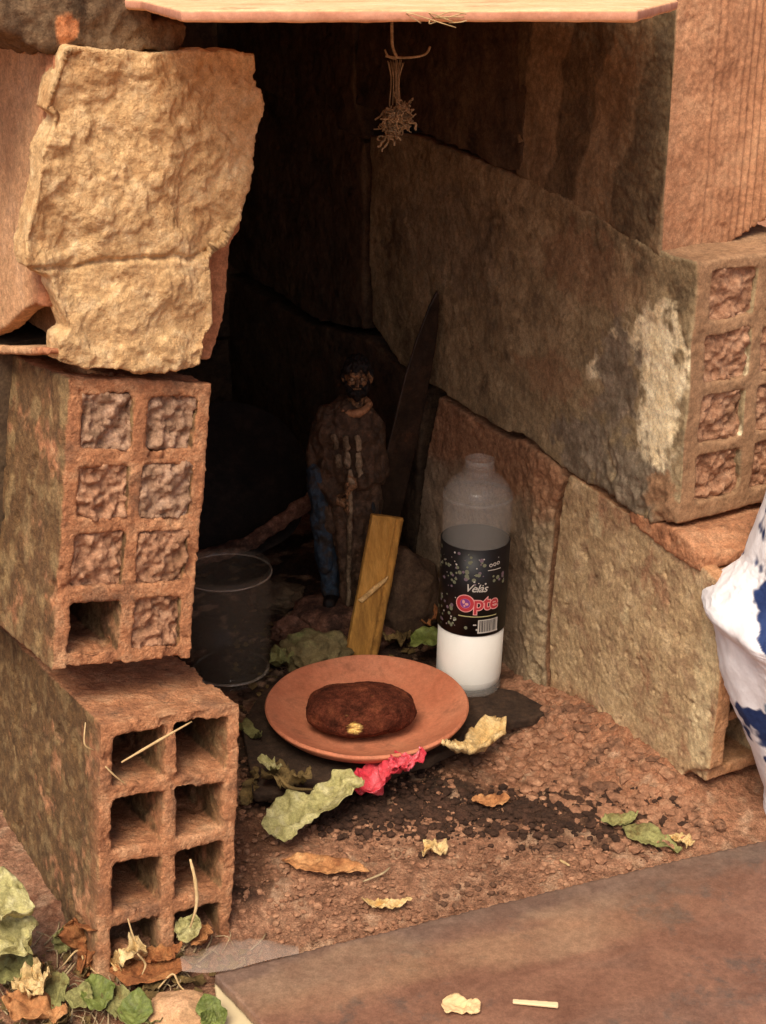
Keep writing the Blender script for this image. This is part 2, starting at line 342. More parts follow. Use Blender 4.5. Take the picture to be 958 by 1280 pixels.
# ================================================================== left pillar of hollow blocks
def rot(a, b, c):
    return np.array(Matrix.Rotation(a, 3, 'Z') @ Matrix.Rotation(b, 3, 'X') @ Matrix.Rotation(c, 3, 'Y'))
def framed(o, Rm): return lambda x, y, z: np.array(o) + Rm @ np.array([x, y, z])
BG = 'hollow clay blocks stacked up as walls of the small shrine'
def clay_disp(a=.0011, chip=.003, seed=0.0):
    def f(co, no):
        d = a * fbm(co * 55, 4, .55, seed) + .0016 * fbm(co * 12, 2, seed=seed + 4)
        c = fbm(co * 34, 4, .6, seed + 8); return d + .0005 * fbm(co * 260, 2) - chip * sstep(.50, .62, c) * (.5 + .5 * sstep(.6, 1.1, c))
    return f
def hollow(bm, fr, w, L, h, wt=.011, depth=.2, rows=4, cols=2, depths=None, back=True):
    """a block with rows x cols tubes open at y = 0"""
    add_box(bm, fr, (0, wt), (0, L), (0, h)); add_box(bm, fr, (w - wt, w), (0, L), (0, h))
    add_box(bm, fr, (0, w), (0, L), (0, wt)); add_box(bm, fr, (0, w), (0, L), (h - wt, h))
    cw = (w - wt * (cols + 1)) / cols; ch = (h - wt * (rows + 1)) / rows; out = []
    for i in range(1, cols): add_box(bm, fr, (i * (cw + wt), i * (cw + wt) + wt), (0, L), (wt * .5, h - wt * .5))
    for j in range(1, rows): add_box(bm, fr, (wt * .5, w - wt * .5), (0, L), (j * (ch + wt), j * (ch + wt) + wt))
    for i in range(cols):
        for j in range(rows):
            x0 = wt + i * (cw + wt); z0 = wt + j * (ch + wt); out.append((x0, x0 + cw, z0, z0 + ch))
            dp = depths[j][i] if depths else depth
            add_box(bm, fr, (x0 - .002, x0 + cw + .002), (dp, L), (z0 - .002, z0 + ch + .002))
    return out
def plug(fr, c, y0, name, mat, parent, seed, amp=.0045):
    x0, x1, z0, z1 = c; bm = bmesh.new(); cx = (x0 + x1) / 2; cz = (z0 + z1) / 2; g = -.0012
    add_box(bm, fr, (x0 + g, x1 - g), (y0, y0 + .02), (z0 + g, z1 - g))
    yax = fr(0, 1, 0) - fr(0, 0, 0); cen = fr(cx, y0, cz)
    def d(co, no):
        f = sstep(.3, .8, -(no @ yax)); return f * (amp * ridged(co * 60, 4, seed=seed) * .6 + amp * fbm(co * 120, 3, seed=seed) - amp * .8 + .003 * fbm(co * 30, 2, seed=seed))
    o = solid(name, bm, mat, parent, voxel=.0016, smooth=3, disp=d, wp=.0014); return o

# --- lowest block, open tubes
oA = (-.219, -.352, -.022); RA = rot(.550, -.107, .134); frA = framed(oA, RA)
tA = thing('hollow_block', (-.17, -.32, -.02), 'lowest block of the left pillar, its eight square holes open and empty', 'clay block', BG)
bm = bmesh.new(); hollow(bm, frA,   .113, .42, .217, wt=.0105, depth=.21)
def mA(co, no):
    l = (co - np.array(oA)) @ RA; side = sstep(.4, .8, -(no @ RA[:, 0])); f = fbm(co * 22, 5, .65, 3)
    moss = side * sstep(-.75, .0, .6 * f + .5 * fbm(co * 110, 3, seed=2) + 2.2 * (l[:, 1] - .05)) * sstep(.0, .05, l[:, 1] + .02)
    return [np.clip(moss, 0, 1) * .9, side * sstep(.1, .5, fbm(co * 60, 3, seed=5)) * .4, 0 * moss]
solid('body', bm, M['clay_moss'], tA, voxel=.0018, smooth=1, disp=clay_disp(.0006, .003, 1), mask=mA, wp=.0012)
# --- middle block, tubes plugged with mortar
oB = (-.243, -.298, .226); RB = rot(.580, -.097, .184); frB = framed(oB, RB)
tB = thing('hollow_block', (-.19, -.27, .22), 'middle block of the left pillar, leaning, most holes plugged with rough mortar', 'clay block', BG)
bm = bmesh.new(); dB = [[.10, .019], [.019, .019], [.019, .019], [.019, .019]]
cB = hollow(bm, frB, .112, .38, .216, wt=.0115, depths=dB)
def mB(co, no):
    l = (co - np.array(oB)) @ RB; side = sstep(.4, .8, -(no @ RB[:, 0])); f = fbm(co * 20, 5, .65, 6)
    moss = side * sstep(-.75, .0, .6 * f + .5 * fbm(co * 110, 3, seed=2) + 2.2 * (l[:, 1] - .03))
    return [np.clip(moss, 0, 1) * .85, side * sstep(.0, .5, fbm(co * 40, 3, seed=5)) * .6, 0 * moss]
solid('body', bm, M['clay_moss'], tB, voxel=.0018, smooth=1, disp=clay_disp(.0006, .004, 2), mask=mB, wp=.0014)
for k, c in enumerate(cB):
    if k == 0: continue
    x0, x1, z0, z1 = c
    plug(frB, c, .0006 + .0014 * (k * 2 % 3), 'mortar_or_void_plug', M['mortar_grey'] if k in (3, 7, 6) else M['mortar_in'], tB, k * 1.3)
# --- top block: broken rough mortar face
CN = np.array([.545, -.839, 0]); CLd = np.array([-.545, .839, 0.0]); CP = np.array([-.223, -.268, .44])
def cf(px, py, off=0.0): return on_plane(px, py, CP + CN * off, CN)
oC = cf(170, 460)
tC = thing('hollow_block', (float(oC[0]) - .02, float(oC[1]) + .04, .44), 'top block of the left pillar with thick broken pale mortar on its end', 'clay block', BG)
bm = bmesh.new()
outer = [(86, 60), (180, 66), (286, 62), (318, 68), (318, 96), (330, 130), (322, 165), (312, 230), (303, 275), (284, 305), (262, 328), (266, 372), (268, 402), (256, 430), (252, 457), (205, 466), (150, 460), (112, 462), (74, 453), (74, 422), (88, 413), (79, 388), (66, 347), (34, 334), (32, 305), (47, 252), (54, 194), (72, 144), (59, 136), (77, 84)]
add_prism(bm, [cf(x, y, .004) for x, y in outer], CLd * .026)
def dC(co, no):
    f = sstep(.2, .7, no @ CN); q = co + .004 * np.stack([fbm(co * 60, 3, seed=41), fbm(co * 60, 3, seed=42), fbm(co * 60, 3, seed=43)], 1)
    a = fbm(q * 20, 3, .5, 2) * .012; st = .0034; u = a / st; fr = u - np.floor(u); t = (np.floor(u) + .28 * fr + .72 * sstep(.44, .60, fr)) * st
    crack = np.exp(-((co[:, 2] - .516 + .010 * fbm(co * 14, 3)) / .0014) ** 2)
    return f * (t * .62 + .0011 * ridged(q * 75, 3, seed=3) * sstep(-.2, .5, fbm(co * 16, 2, seed=8)) - .004 * crack - .001 + .0006 * fbm(co * 220, 3)) + (1 - f) * .0022 * fbm(co * 45, 4)
solid('mortar_face', bm, M['mortar'], tC, voxel=.0016, smooth=1, disp=dC)
bm = bmesh.new()
core = [(50, 78), (300, 74), (306, 300), (288, 300), (280, 396), (266, 450), (90, 448), (88, 405), (60, 384), (40, 384)]
add_prism(bm, [cf(x, y, -.024) for x, y in [(100, 70), (305, 70), (318, 120), (300, 290), (289, 300), (280, 398), (264, 450), (110, 448)]], CLd * .25)
CLP = cf(74, 64); LNn = np.cross(CLd, cf(62, 400) - CLP); LNn /= np.linalg.norm(LNn); LNn *= -1 if LNn[0] > 0 else 1
def cl(px, py): return on_plane(px, py, CLP, LNn)
skin = [cl(*p) for p in [(66, 66), (60, 200), (54, 330), (53, 384), (46, 380), (28, 388), (6, 410), (-40, 430), (-170, 380), (-140, -40), (0, 38), (28, 50), (60, 66)]]
add_prism(bm, skin, -LNn * .014)
floor_ = [cl(*p) for p in [(62, 444), (-60, 440), (-190, 424), (-190, 412), (-60, 430), (62, 434)]]; add_prism(bm, floor_, -LNn * .03)
def mC(co, no):
    sd = (co - CLP) @ CN; return [sstep(-.05, -.01, sd) * .8, 0 * sd, 0 * sd]
def dC2(co, no):
    f = sstep(.5, .9, no @ LNn); s = (co - CLP) @ CN
    return clay_disp(.0005, .001, 6)(co, no) + f * .0016 * np.sin(s * 2 * math.pi / .011) * sstep(-.045, -.02, s)
solid('body', bm, M['clay_side'], tC, voxel=.0019, smooth=2, disp=dC2, mask=mC)
# --- dark stone above it
def dplane(px, py, off=0): return on_plane(px, py, CP + np.array([.10, .0, 0]) * 0 + CN * (off - .012), CN)
bm = bmesh.new(); add_prism(bm, [dplane(*p) for p in [(-140, 0), (-60, 20), (0, 38), (28, 48), (60, 67), (84, 62), (104, 58), (112, 64), (160, 66), (205, 64), (234, 58), (236, 31), (186, 30), (184, -40), (-140, -60)]], CLd * .26)
def dD(co, no): return .004 * fbm(co * 24, 4, .6, 5) + .0018 * ridged(co * 60, 3, seed=2)
def mD(co, no):
    c = dplane(82, 27); return [sstep(.0085, .006, np.linalg.norm((co - c) * [1, 1, .7], axis=1) + .006 * fbm(co * 60, 3)), 0 * co[:, 0], 0 * co[:, 0]]
o = solid('stone_block', bm, M['stone'], voxel=.0022, smooth=2, disp=dD, mask=mD, origin=dplane(60, 66) + CLd * .1)
tag(o, 'dark rough stone lying on the left pillar, with a small orange chip', 'stone')

# ================================================================== right wall
# F : large middle block with white patch and two rows of plugged holes
tF = thing('hollow_block', W(.15, .05, .262), 'large middle block of the right wall with white mortar patch and plugged holes', 'clay block', BG)
bm = bmesh.new(); TH_F = .140; FS = .022
Fpoly = [(868, 326), (838, 318), (772, 288), (720, 252), (662, 222), (640, 219), (575, 190), (512, 166), (463, 170), (462, 300), (464, 403), (500, 455), (530, 478), (548, 487), (600, 521), (636, 540), (652, 541), (680, 566), (712, 590), (740, 606), (764, 612), (790, 636), (806, 650), (850, 657)]
Fp = [wall(x, y) for x, y in Fpoly]
Fsh = [p if i not in (0, len(Fp) - 1) else p + WU * .012 for i, p in enumerate(Fp)]
add_prism(bm, Fsh, -WN * TH_F)
def frF(x, y, z): return W(FS + .004 * z / .22 + y, x, .258 + z)          # x = into the wall, y = along it, z = up
hF = .227; xs = (0, .017, .066, .081, .130, TH_F)
add_box(bm, frF, (.0, xs[1]), (0, .02), (0, hF)); add_box(bm, frF, (xs[2], xs[3]), (0, .02), (0, hF)); add_box(bm, frF, (xs[4], xs[5]), (0, .02), (0, hF))
cF = []; zt = [(0, .020), (.066, .078), (.121, .132), (.172, .183), (.222, hF)]
zt = [(0, .016), (.058, .069), (.111, .122), (.164, .175), (.216, hF)]
for a, b in zt: add_box(bm, frF, (0, TH_F), (0, .02), (a, b))
for j in range(4):
    for i in (0, 1): cF.append((xs[1] + i * (xs[3] - xs[1]), xs[2] + i * (xs[3] - xs[1]), zt[j][1], zt[j + 1][0]))
def mF(co, no):
    q = wsz(co); face = sstep(.3, .7, no @ WN); nz = .6 * fbm(co * 60, 4, .6, 3)
    def blob(px, py, rs, rz, k=.25):
        s, z = wall_sz(px, py); return sstep(1 + k, 1 - k, np.hypot((q[:, 0] - s) / rs, (q[:, 1] - z) / rz) + nz)
    white = np.max([blob(812, 425, .034, .026), blob(826, 460, .030, .040), blob(824, 510, .026, .042), blob(818, 560, .022, .032), blob(745, 462, .010, .014), blob(768, 418, .009, .007)], axis=0)
    grey = np.max([blob(735, 560, .05, .03), blob(790, 600, .05, .035), blob(770, 470, .03, .05), blob(560, 300, .1, .05) * .4], axis=0)
    red = np.max([blob(690, 470, .05, .02) * .6, blob(835, 625, .02, .02), blob(720, 330, .05, .03) * .5, blob(760, 350, .05, .025) * .4], axis=0)
    return [white * face, grey * face, np.maximum(red * face, 1 - face)]
def dF(co, no):
    q = wsz(co); face = sstep(.3, .7, no @ WN); low = sstep(.33, .27, q[:, 1]) * sstep(.2, .1, q[:, 0])
    return clay_disp(.0011, .002, 3)(co, no) * .6 + face * (.0016 * fbm(co * 11, 3, .5, 2) + .0004 * sstep(.2, .5, fbm(co * 160, 2)) + low * (.0035 * ridged(co * 38, 4, seed=7)))
solid('body', bm, M['wall_F'], tF, voxel=.0021, smooth=2, disp=dF, mask=mF, wp=.0014)
for k, c in enumerate(cF): plug(frF, c, .0035, 'mortar_or_void_plug', M['mortar_in'] if k != 7 else M['painted_void'], tF, 20 + k * 1.7, amp=.004 if k != 7 else .001)  # last plug is near-black: the shade of an empty hole as flat colour

# E : ribbed block on top of it
es = .071
tE = thing('hollow_block', W(.15, .05, .485), 'upper block at the right wall end with vertically ribbed orange face', 'clay block', BG)
EP = W(es, 0, 0)
def ef(px, py): return on_plane(px, py, EP, WU)
bm = bmesh.new(); add_prism(bm, [ef(*p) for p in [(849, -40), (836, 160), (826, 321), (860, 322), (905, 311), (925, 296), (958, 272), (1010, 262), (1070, 262), (1100, -60)]], WU * .213 + ZZ * .040)
def dE(co, no):
    f = sstep(.4, .8, -(no @ WU)); d = -((co - EP) @ WN); rib = np.sin(d * 2 * math.pi / .0078 + .6 * np.sin(d * 90)) * (.55 + .45 * np.sin(d * 61 + 1))
    return clay_disp(.0006, .0012, 8)(co, no) + f * .0021 * rib * sstep(.035, .042, d) + (1 - f) * .002 * fbm(co * 20, 3)
def mE(co, no):
    face = sstep(.3, .7, no @ WN); s = wsz(co)[:, 0]; st = sstep(-.1, .1, np.sin((s + co[:, 2] * .25) * 60) + .8 * fbm(co * 16, 4, seed=4))
    return [face * .95, face * st * .8, 0 * s]
solid('body', bm, M['wall_E'], tE, voxel=.0017, smooth=2, disp=dE, mask=mE)
# E2 : next one back
def backblock(name, poly, label, mat, depth=.13, seed=1.0, voxel=.0026):
    bm = bmesh.new(); P = [wall(x, y) for x, y in poly]
    for p in P: p[2] = min(p[2], .6795)
    add_prism(bm, P, -WN * depth)
    o = solid(name, bm, mat, voxel=voxel, smooth=2, disp=lambda co, no: clay_disp(.001, .002, seed)(co, no) + .0025 * fbm(co * 14, 3, seed=seed), origin=np.mean([p for p in P], axis=0) * [1, 1, 0] + [0, 0, min(p[2] for p in P)])
    return tag(o, label, 'clay block', BG)
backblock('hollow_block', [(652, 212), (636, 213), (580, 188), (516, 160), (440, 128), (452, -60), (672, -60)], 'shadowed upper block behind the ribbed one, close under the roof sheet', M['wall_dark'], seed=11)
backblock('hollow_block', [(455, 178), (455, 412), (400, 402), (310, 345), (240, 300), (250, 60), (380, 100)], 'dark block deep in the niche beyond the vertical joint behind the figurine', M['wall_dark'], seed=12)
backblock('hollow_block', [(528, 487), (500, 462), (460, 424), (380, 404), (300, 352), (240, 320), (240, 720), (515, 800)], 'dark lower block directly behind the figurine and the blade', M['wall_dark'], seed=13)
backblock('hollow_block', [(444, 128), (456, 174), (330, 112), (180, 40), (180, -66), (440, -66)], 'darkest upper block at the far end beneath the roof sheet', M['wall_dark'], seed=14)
# H : lower block behind the bottle
tH = thing('hollow_block', W(.3, .05, 0), 'lower block of the right wall behind the plastic bottle, edge caked with mortar', 'clay block', BG)
bm = bmesh.new(); add_prism(bm, [wall(*p) for p in [(548, 496), (600, 529), (634, 549), (652, 550), (700, 584), (706, 600), (694, 640), (688, 720), (682, 800), (684, 900), (512, 830), (520, 690), (536, 560)]], -WN * .13)
def mH(co, no):
    q = wsz(co); face = sstep(.3, .7, no @ WN); n = fbm(co * 30, 4, .6, 4); s1, z1 = wall_sz(690, 600)
    top = sstep(.185, .215, q[:, 1] + .014 * n); edge = sstep(.055, .03, q[:, 0] - .19 + .012 * n)
    return [np.maximum(top * face, 1 - face), edge * (1 - top) * face * .6, 0 * n]
def dH(co, no):
    q = wsz(co); face = sstep(.3, .7, no @ WN); edge = sstep(.07, .03, q[:, 0] - .19)
    return clay_disp(.001, .002, 9)(co, no) + face * edge * (.0026 * ridged(co * 55, 4, seed=5) + .003)
solid('body', bm, M['wall_H'], tH, voxel=.002, smooth=2, disp=dH, mask=mH)
# G : lower front block
tG = thing('hollow_block', W(.07, .05, 0), 'lowest front block of the right wall, beside the patterned white fabric, holes open', 'clay block', BG)
Gpoly = [(712, 594), (742, 612), (770, 632), (806, 660), (850, 688), (880, 712), (906, 738), (902, 800), (897, 880), (886, 962), (862, 962), (846, 975), (838, 992), (815, 1004), (780, 1012), (690, 960), (686, 800), (694, 700), (702, 625)]
Gp = [wall(x, y, .002) for x, y in Gpoly]; bm = bmesh.new()
add_prism(bm, Gp, -WN * .016)
def frG(x, y, z): return W(-.040 + y - .03 * (z - .13) * 0, x, z)
for a, b in ((.214, .226), (.148, .158), (.088, .098), (.034, .044)): add_box(bm, frG, (.002, .135), (.002 + (.0 if a < .2 else 0), .225), (a - .002, b - .002))
add_box(bm, frG, (.063, .073), (0.002, .22), (.036, .224)); add_box(bm, frG, (.125, .135), (0.002, .22), (.0, .224)); add_box(bm, frG, (.01, .13), (.12, .225), (-.01, .22))
def mG(co, no):
    q = wsz(co); face = sstep(.3, .7, no @ WN); n = fbm(co * 26, 4, .6, 7)
    def blob(px, py, rs, rz): s, z = wall_sz(px, py); return sstep(1.25, .8, np.hypot((q[:, 0] - s) / rs, (q[:, 1] - z) / rz) + n * .6)
    y = np.max([blob(745, 658, .010, .010), blob(880, 860, .012, .04), blob(878, 920, .014, .03), blob(890, 800, .01, .03), blob(765, 900, .01, .01), blob(785, 768, .006, .008)], axis=0)
    low = sstep(.05, .02, q[:, 1] + .01 * n)
    return [np.maximum(1 - face, low * .4), y * face * .6, sstep(.1, .6, fbm(co * 70, 3, seed=2)) * face * .7]
def dG(co, no):
    face = sstep(.3, .7, no @ WN); return clay_disp(.0005, .0008, 5)(co, no) + face * (.0018 * fbm(co * 10, 3, seed=3) - .0026 * sstep(.55, .8, fbm(co * 110, 2, seed=1)))
solid('body', bm, M['wall_G'], tG, voxel=.0019, smooth=2, disp=dG, mask=mG)
# thin mortar bed under the front corner of F
bm = bmesh.new(); add_prism(bm, [W(-.012, -.003, .226), W(.085, -.003, .238), W(.085, -.003, .250), W(.01, -.003, .252), W(-.014, -.003, .240)], -WN * .115)
o = solid('mortar_bed', bm, M['clay'], tG, voxel=.002, smooth=3, disp=clay_disp(.0012, .003, 15))

# back and inner left walls that close the niche (in deep shade)
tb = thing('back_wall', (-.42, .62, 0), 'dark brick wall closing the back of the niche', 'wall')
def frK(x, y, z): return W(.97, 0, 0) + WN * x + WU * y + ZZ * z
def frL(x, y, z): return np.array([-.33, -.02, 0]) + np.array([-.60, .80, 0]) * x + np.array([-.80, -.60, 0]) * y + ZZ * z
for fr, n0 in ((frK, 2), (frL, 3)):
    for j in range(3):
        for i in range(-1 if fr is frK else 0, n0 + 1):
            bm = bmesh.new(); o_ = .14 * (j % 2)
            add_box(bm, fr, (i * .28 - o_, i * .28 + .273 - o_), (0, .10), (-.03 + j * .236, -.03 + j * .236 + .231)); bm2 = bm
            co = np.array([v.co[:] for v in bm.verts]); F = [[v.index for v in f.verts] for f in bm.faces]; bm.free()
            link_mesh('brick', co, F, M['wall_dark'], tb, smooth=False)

# ================================================================== roof sheet
ztop = .687
fl = on_z(236, 17, ztop); fr_ = on_z(792, 8, ztop); yl = -.385
P = [(-.112, -.385), (.141, -.385), (.193, -.235), (.212, -.05), (.10, .175), (-.18, .66), (-.50, .98), (-.80, .7), (-.42, .05), (-.158, -.235)]
bm = bmesh.new(); add_prism(bm, [(x, y, ztop - .0065) for x, y in P], np.array([0, 0, .0065]))
def mR(co, no): return [sstep(.7, .3, np.abs(no[:, 2])), 0 * no[:, 0], 0 * no[:, 0]]
o = solid('roof_sheet', bm, M['slab'], voxel=.0016, smooth=1, disp=lambda co, no: .0005 * fbm(co * 60, 3) + .0004 * fbm(co * 10, 2), mask=mR, origin=(-.05, .1, ztop - .0065))
co = None
tag(o, 'flat orange sheet with cut corners laid across the top as a roof', 'roof')

# ================================================================== under and around the offerings
# dark board the plate and bottle stand on
bz = .020
bm = bmesh.new(); add_prism(bm, [on_z(x, y, bz) for x, y in [(692, 886), (668, 897), (622, 905), (540, 948), (408, 988), (318, 992), (302, 905), (330, 860), (470, 835), (640, 862)]], np.array([0, 0, -.010]))
o = solid('dark_board', bm, M['board'], voxel=.0018, smooth=2, disp=lambda co, no: .0012 * fbm(co * 40, 4) + .0006 * fbm(co * 140, 2)); tag(o, 'dark damp flat board under the plate and the bottle, pointed at its right end', 'board')
# plate
pc = on_z(459, 905, bz + .002); pr = .104
prof = [(.912 * a_, b_) for a_, b_ in [(0, .004), (.045, .0042), (.070, .0085), (.088, .0155), (.1035, .0235), (.1062, .0235), (.1068, .0205), (.098, .012), (.078, .003), (.055, .0), (0, .0)]]
pp = [tuple(p) for p in spline([(a, b, 0) for a, b in prof], 4)]
o = lathe('clay_plate', [(max(a, 0.0), b) for a, b, _ in pp], pc, M['plate'], seg=96, disp=lambda V: V * [1.0, 1.0, 1] + np.stack([0 * V[:, 0], 0 * V[:, 0], .0012 * perlin(V * 18)], 1)); tag(o, 'shallow round terracotta plate holding a dark brown lump', 'plate')
# lump
bm = bmesh.new(); bmesh.ops.create_icosphere(bm, subdivisions=6, radius=1); V = np.array([v.co[:] for v in bm.verts]); F = [[v.index for v in f.verts] for f in bm.faces]; bm.free()
lc = pc + np.array([-.006, -.016, .004]); Vn = V / np.linalg.norm(V, axis=1)[:, None]
V2 = np.sign(V) * np.abs(V) ** .9 * [.0515, .036, .021]; V2 = V2 * (1 + .09 * fbm(Vn * 1.2, 2, seed=4))[:, None] + Vn * (.0005 * fbm(Vn * 9, 3))[:, None] + Vn * (.00035 * fbm(Vn * 26, 3))[:, None]
V2[:, 2] -= .002 * np.exp(-((V2[:, 0] + .012) / .014) ** 2) * (V2[:, 2] > 0); V2[:, 2] += .022; V2[:, 2] = np.maximum(V2[:, 2], -.001)
sp_ = V2 - np.array([-.005, -.034, .021]); chip = sstep(.0072, .0045, np.linalg.norm(sp_, axis=1) + .0025 * fbm(V2 * 260, 3))
for cx, cy, cz, rr in ((-.012, -.028, .030, .003), (.026, -.026, .026, .0035), (.012, -.012, .045, .0032)): chip = np.maximum(chip, .55 * sstep(rr, rr * .6, np.linalg.norm(V2 - [cx, cy, cz], axis=1)))
V2 -= Vn * (chip * .0018)[:, None]
o = link_mesh('cake', V2 + lc, F, M['lump'], mask=[chip, sstep(.1, .7, fbm(V2 * 40, 3, seed=6)) * .8, 0 * chip], origin=lc); tag(o, 'dark brown lumpy cake with a pale chipped spot, lying on the clay plate', 'food')

# ------------------------------------------------------------------ bottle
bc = on_z(585, 851, bz + .001); br = .0335
tBt = thing('plastic_bottle', bc, 'clear plastic bottle of white liquid with a black printed label, standing by the right wall', 'bottle')
AX = np.array([.010, .0, 1.0]); AX /= np.linalg.norm(AX); BQ = np.array(Vector(AX).to_track_quat('Z', 'Y').to_matrix()); BQ = np.array(Matrix.Identity(3)); BQ = np.array(Matrix.Rotation(.026, 3, 'Y'))
def bottle_part(name, prof, mat, seg=72, **k):
    o = lathe(name, prof, (0, 0, 0), mat, seg=seg, origin=(0, 0, 0), **k); me = o.data; n = len(me.vertices); co = np.empty(n * 3); me.vertices.foreach_get('co', co)
    co = co.reshape(-1, 3) @ BQ.T; me.vertices.foreach_set('co', co.ravel()); me.update(); o.parent = tBt; o.location = (0, 0, 0); ORG[o.name] = np.array(bc); return o
out = [(0.0, .003), (.020, .0015), (.028, .0015), (.0325, .006), (.0335, .014), (.0335, .190), (.0329, .203), (.0300, .214), (.0240, .222), (.0165, .2265), (.0140, .2285), (.0140, .241), (.0148, .241)]
sm = [(p[0], p[1]) for p in spline([(a, b, 0) for a, b in out], 5)]
sm = [(max(a, 0), b) for a, b in sm]; inn = [(max(a - .0006, 0), b + (.0006 if b < .01 else 0)) for a, b in sm][::-1]
def dent(V):
    a = np.arctan2(V[:, 1], V[:, 0]); r = np.hypot(V[:, 0], V[:, 1]); z = V[:, 2]
    k = 1 + np.where((z > .165) & (r > .01), .06 * ridged(np.stack([V[:, 0] * 30, V[:, 1] * 30, z * 30], 1), 2) * .5, 0) * sstep(.165, .18, z) * sstep(.222, .21, z)
    return V * np.stack([k, k, np.ones_like(k)], 1)
bottle_part('bottle_shell', sm + inn, M['pet'], disp=dent)
bottle_part('milk', [(0, .0022), (.0275, .0022), (.0318, .0065), (.0331, .0142), (.0331, .078), (.030, .0785), (0, .0785)], M['milk'])
lz0, lz1 = .068, .160
LAB = bottle_part('label', [(.0332, lz0), (.0342, lz0), (.0342, lz1), (.0332, lz1)], M['ink'])
rg = bottle_part('neck_ring', [(.0141, .2295), (.0162, .2295), (.0162, .2315), (.0141, .2315)], M['pet'])
for z in (.2345, .238): bottle_part('neck_thread', [(.0134, z), (.0147, z + .001), (.0134, z + .002)], M['pet'])
PHI0 = -math.pi / 2
def on_label(V, F, name, mat, r=.0344, parent=None):
    """flat print (u, v in metres, u to the right) wrapped round the label"""
    V = np.asarray(V, float); a = PHI0 + V[:, 0] / .0343; rr = r + V[:, 2]
    P3 = np.stack([rr * np.cos(a), rr * np.sin(a), V[:, 1]], 1) @ BQ.T
    me = bpy.data.meshes.new(name); me.from_pydata(P3.tolist(), [], F); me.update(); o = bpy.data.objects.new(name, me); COL.objects.link(o); me.materials.append(mat); o.parent = parent or LAB; return o
def text_mesh(body, size, u, v, dz=0.0, offset=0.0, shear=0.0, space=1.0):
    cu = bpy.data.curves.new('t', 'FONT'); cu.body = body; cu.size = size; cu.offset = offset; cu.shear = shear; cu.space_character = space; cu.resolution_u = 6; cu.extrude = 0
    ob = bpy.data.objects.new('t', cu); COL.objects.link(ob); dg = bpy.context.evaluated_depsgraph_get(); me = bpy.data.meshes.new_from_object(ob.evaluated_get(dg))
    V = [(p.co.x + u, p.co.y + v, dz) for p in me.vertices]; F = [list(f.vertices) for f in me.polygons]; bpy.data.objects.remove(ob); return V, F
def disc(u, v, r, dz=0.0, n=20, sy=1.0): return [(u + r * math.cos(6.2832 * k / n), v + r * sy * math.sin(6.2832 * k / n), dz) for k in range(n)], [list(range(n))]
def ring(u, v, r1, r2, dz=0.0, n=24):
    V = []; F = []
    for k in range(n): a = 6.2832 * k / n; V += [(u + r1 * math.cos(a), v + r1 * math.sin(a), dz), (u + r2 * math.cos(a), v + r2 * math.sin(a), dz)]
    for k in range(n): j = (k + 1) % n; F.append([2 * k, 2 * k + 1, 2 * j + 1, 2 * j])
    return V, F
def merge(parts):
    V = []; F = []
    for v, f in parts: b = len(V); V += list(v); F += [[i + b for i in q] for q in f]
    return V, F
dots = {'p_cream': [], 'p_olive': [], 'p_mauve': []}
rr_ = random.Random(5)
for _ in range(210):
    u = rr_.uniform(-.05, .034); v = rr_.uniform(lz0 + .004, lz1 - .004)
    if -.018 < u < .034 and .081 < v < .122: continue
    if .008 < u < .030 and .132 < v < .15: continue
    k = rr_.choice(['p_olive', 'p_mauve', 'p_olive', 'p_cream']); r = rr_.uniform(.0006, .0022) * (1 if k != 'p_cream' else .45)
    dots[k].append(disc(u, v, r, rr_.uniform(0, .0001)))
for k, d in dots.items():
    if d: tag(on_label(*merge(d), 'printed_dots', M[k]), kind='stuff')
on_label(*text_mesh('Velas', .0115, -.011, .1165, 0, .00012, .35, .92), 'lettering', M['p_cream'], r=.03455)
# the big word with its outline and globe-like O
on_label(*merge([ring(-.0095, .1035, .0045, .0095), text_mesh('pte', .021, -.0015, .0975, 0, .0012, 0, .95)]), 'lettering_outline', M['p_pink'], r=.03450)
on_label(*merge([ring(-.0095, .1035, .0052, .0086), text_mesh('pte', .021, -.0015, .0975, 0, .00025, 0, .95)]), 'lettering', M['p_red'], r=.03460)
on_label(*disc(-.0095, .1035, .0050), 'emblem', M['p_purple'], r=.03458)
on_label(*merge([disc(-.0112, .1052, .0014, sy=1.5), disc(-.0080, .1030, .0018, sy=.8), disc(-.0102, .1008, .0010)]), 'emblem', M['p_pink'], r=.03464)
on_label([(-.016, .0905, 0), (.020, .0905, 0), (.020, .0915, 0), (-.016, .0915, 0)], [[0, 1, 2, 3]], 'printed_line', M['p_gold'], r=.0345) if False else None
def strip(u0, u1, v0, v1, n=10):
    V = []; F = []
    for k in range(n + 1): u = u0 + (u1 - u0) * k / n; V += [(u, v0, 0), (u, v1, 0)]
    for k in range(n): F.append([2 * k, 2 * k + 2, 2 * k + 3, 2 * k + 1])
    return V, F
on_label(*strip(-.016, .024, .0892, .0902, 16), 'printed_line', M['p_gold'], r=.0345)
on_label(*strip(.004, .026, .0715, .0862, 10), 'barcode_field', M['p_cream'], r=.03450)
bars = []; u = .0055
while u < .0245:
    w_ = rr_.choice([.0004, .0007, .0010]); bars.append(strip(u, u + w_, .0730, .0854, 1)); u += w_ + rr_.choice([.0004, .0007, .0009])
on_label(*merge(bars), 'barcode', M['ink'], r=.03462)
# small unreadable maker's mark: a scribbled swoosh with three strokes
mk = [strip(.011, .026, .1385, .1393, 8)] + [ring(.014 + .0042 * k, .1440 + .0006 * k, .0011, .0019, n=12) for k in range(3)]
on_label(*merge(mk), 'printed_mark', M['p_cream'], r=.0345)

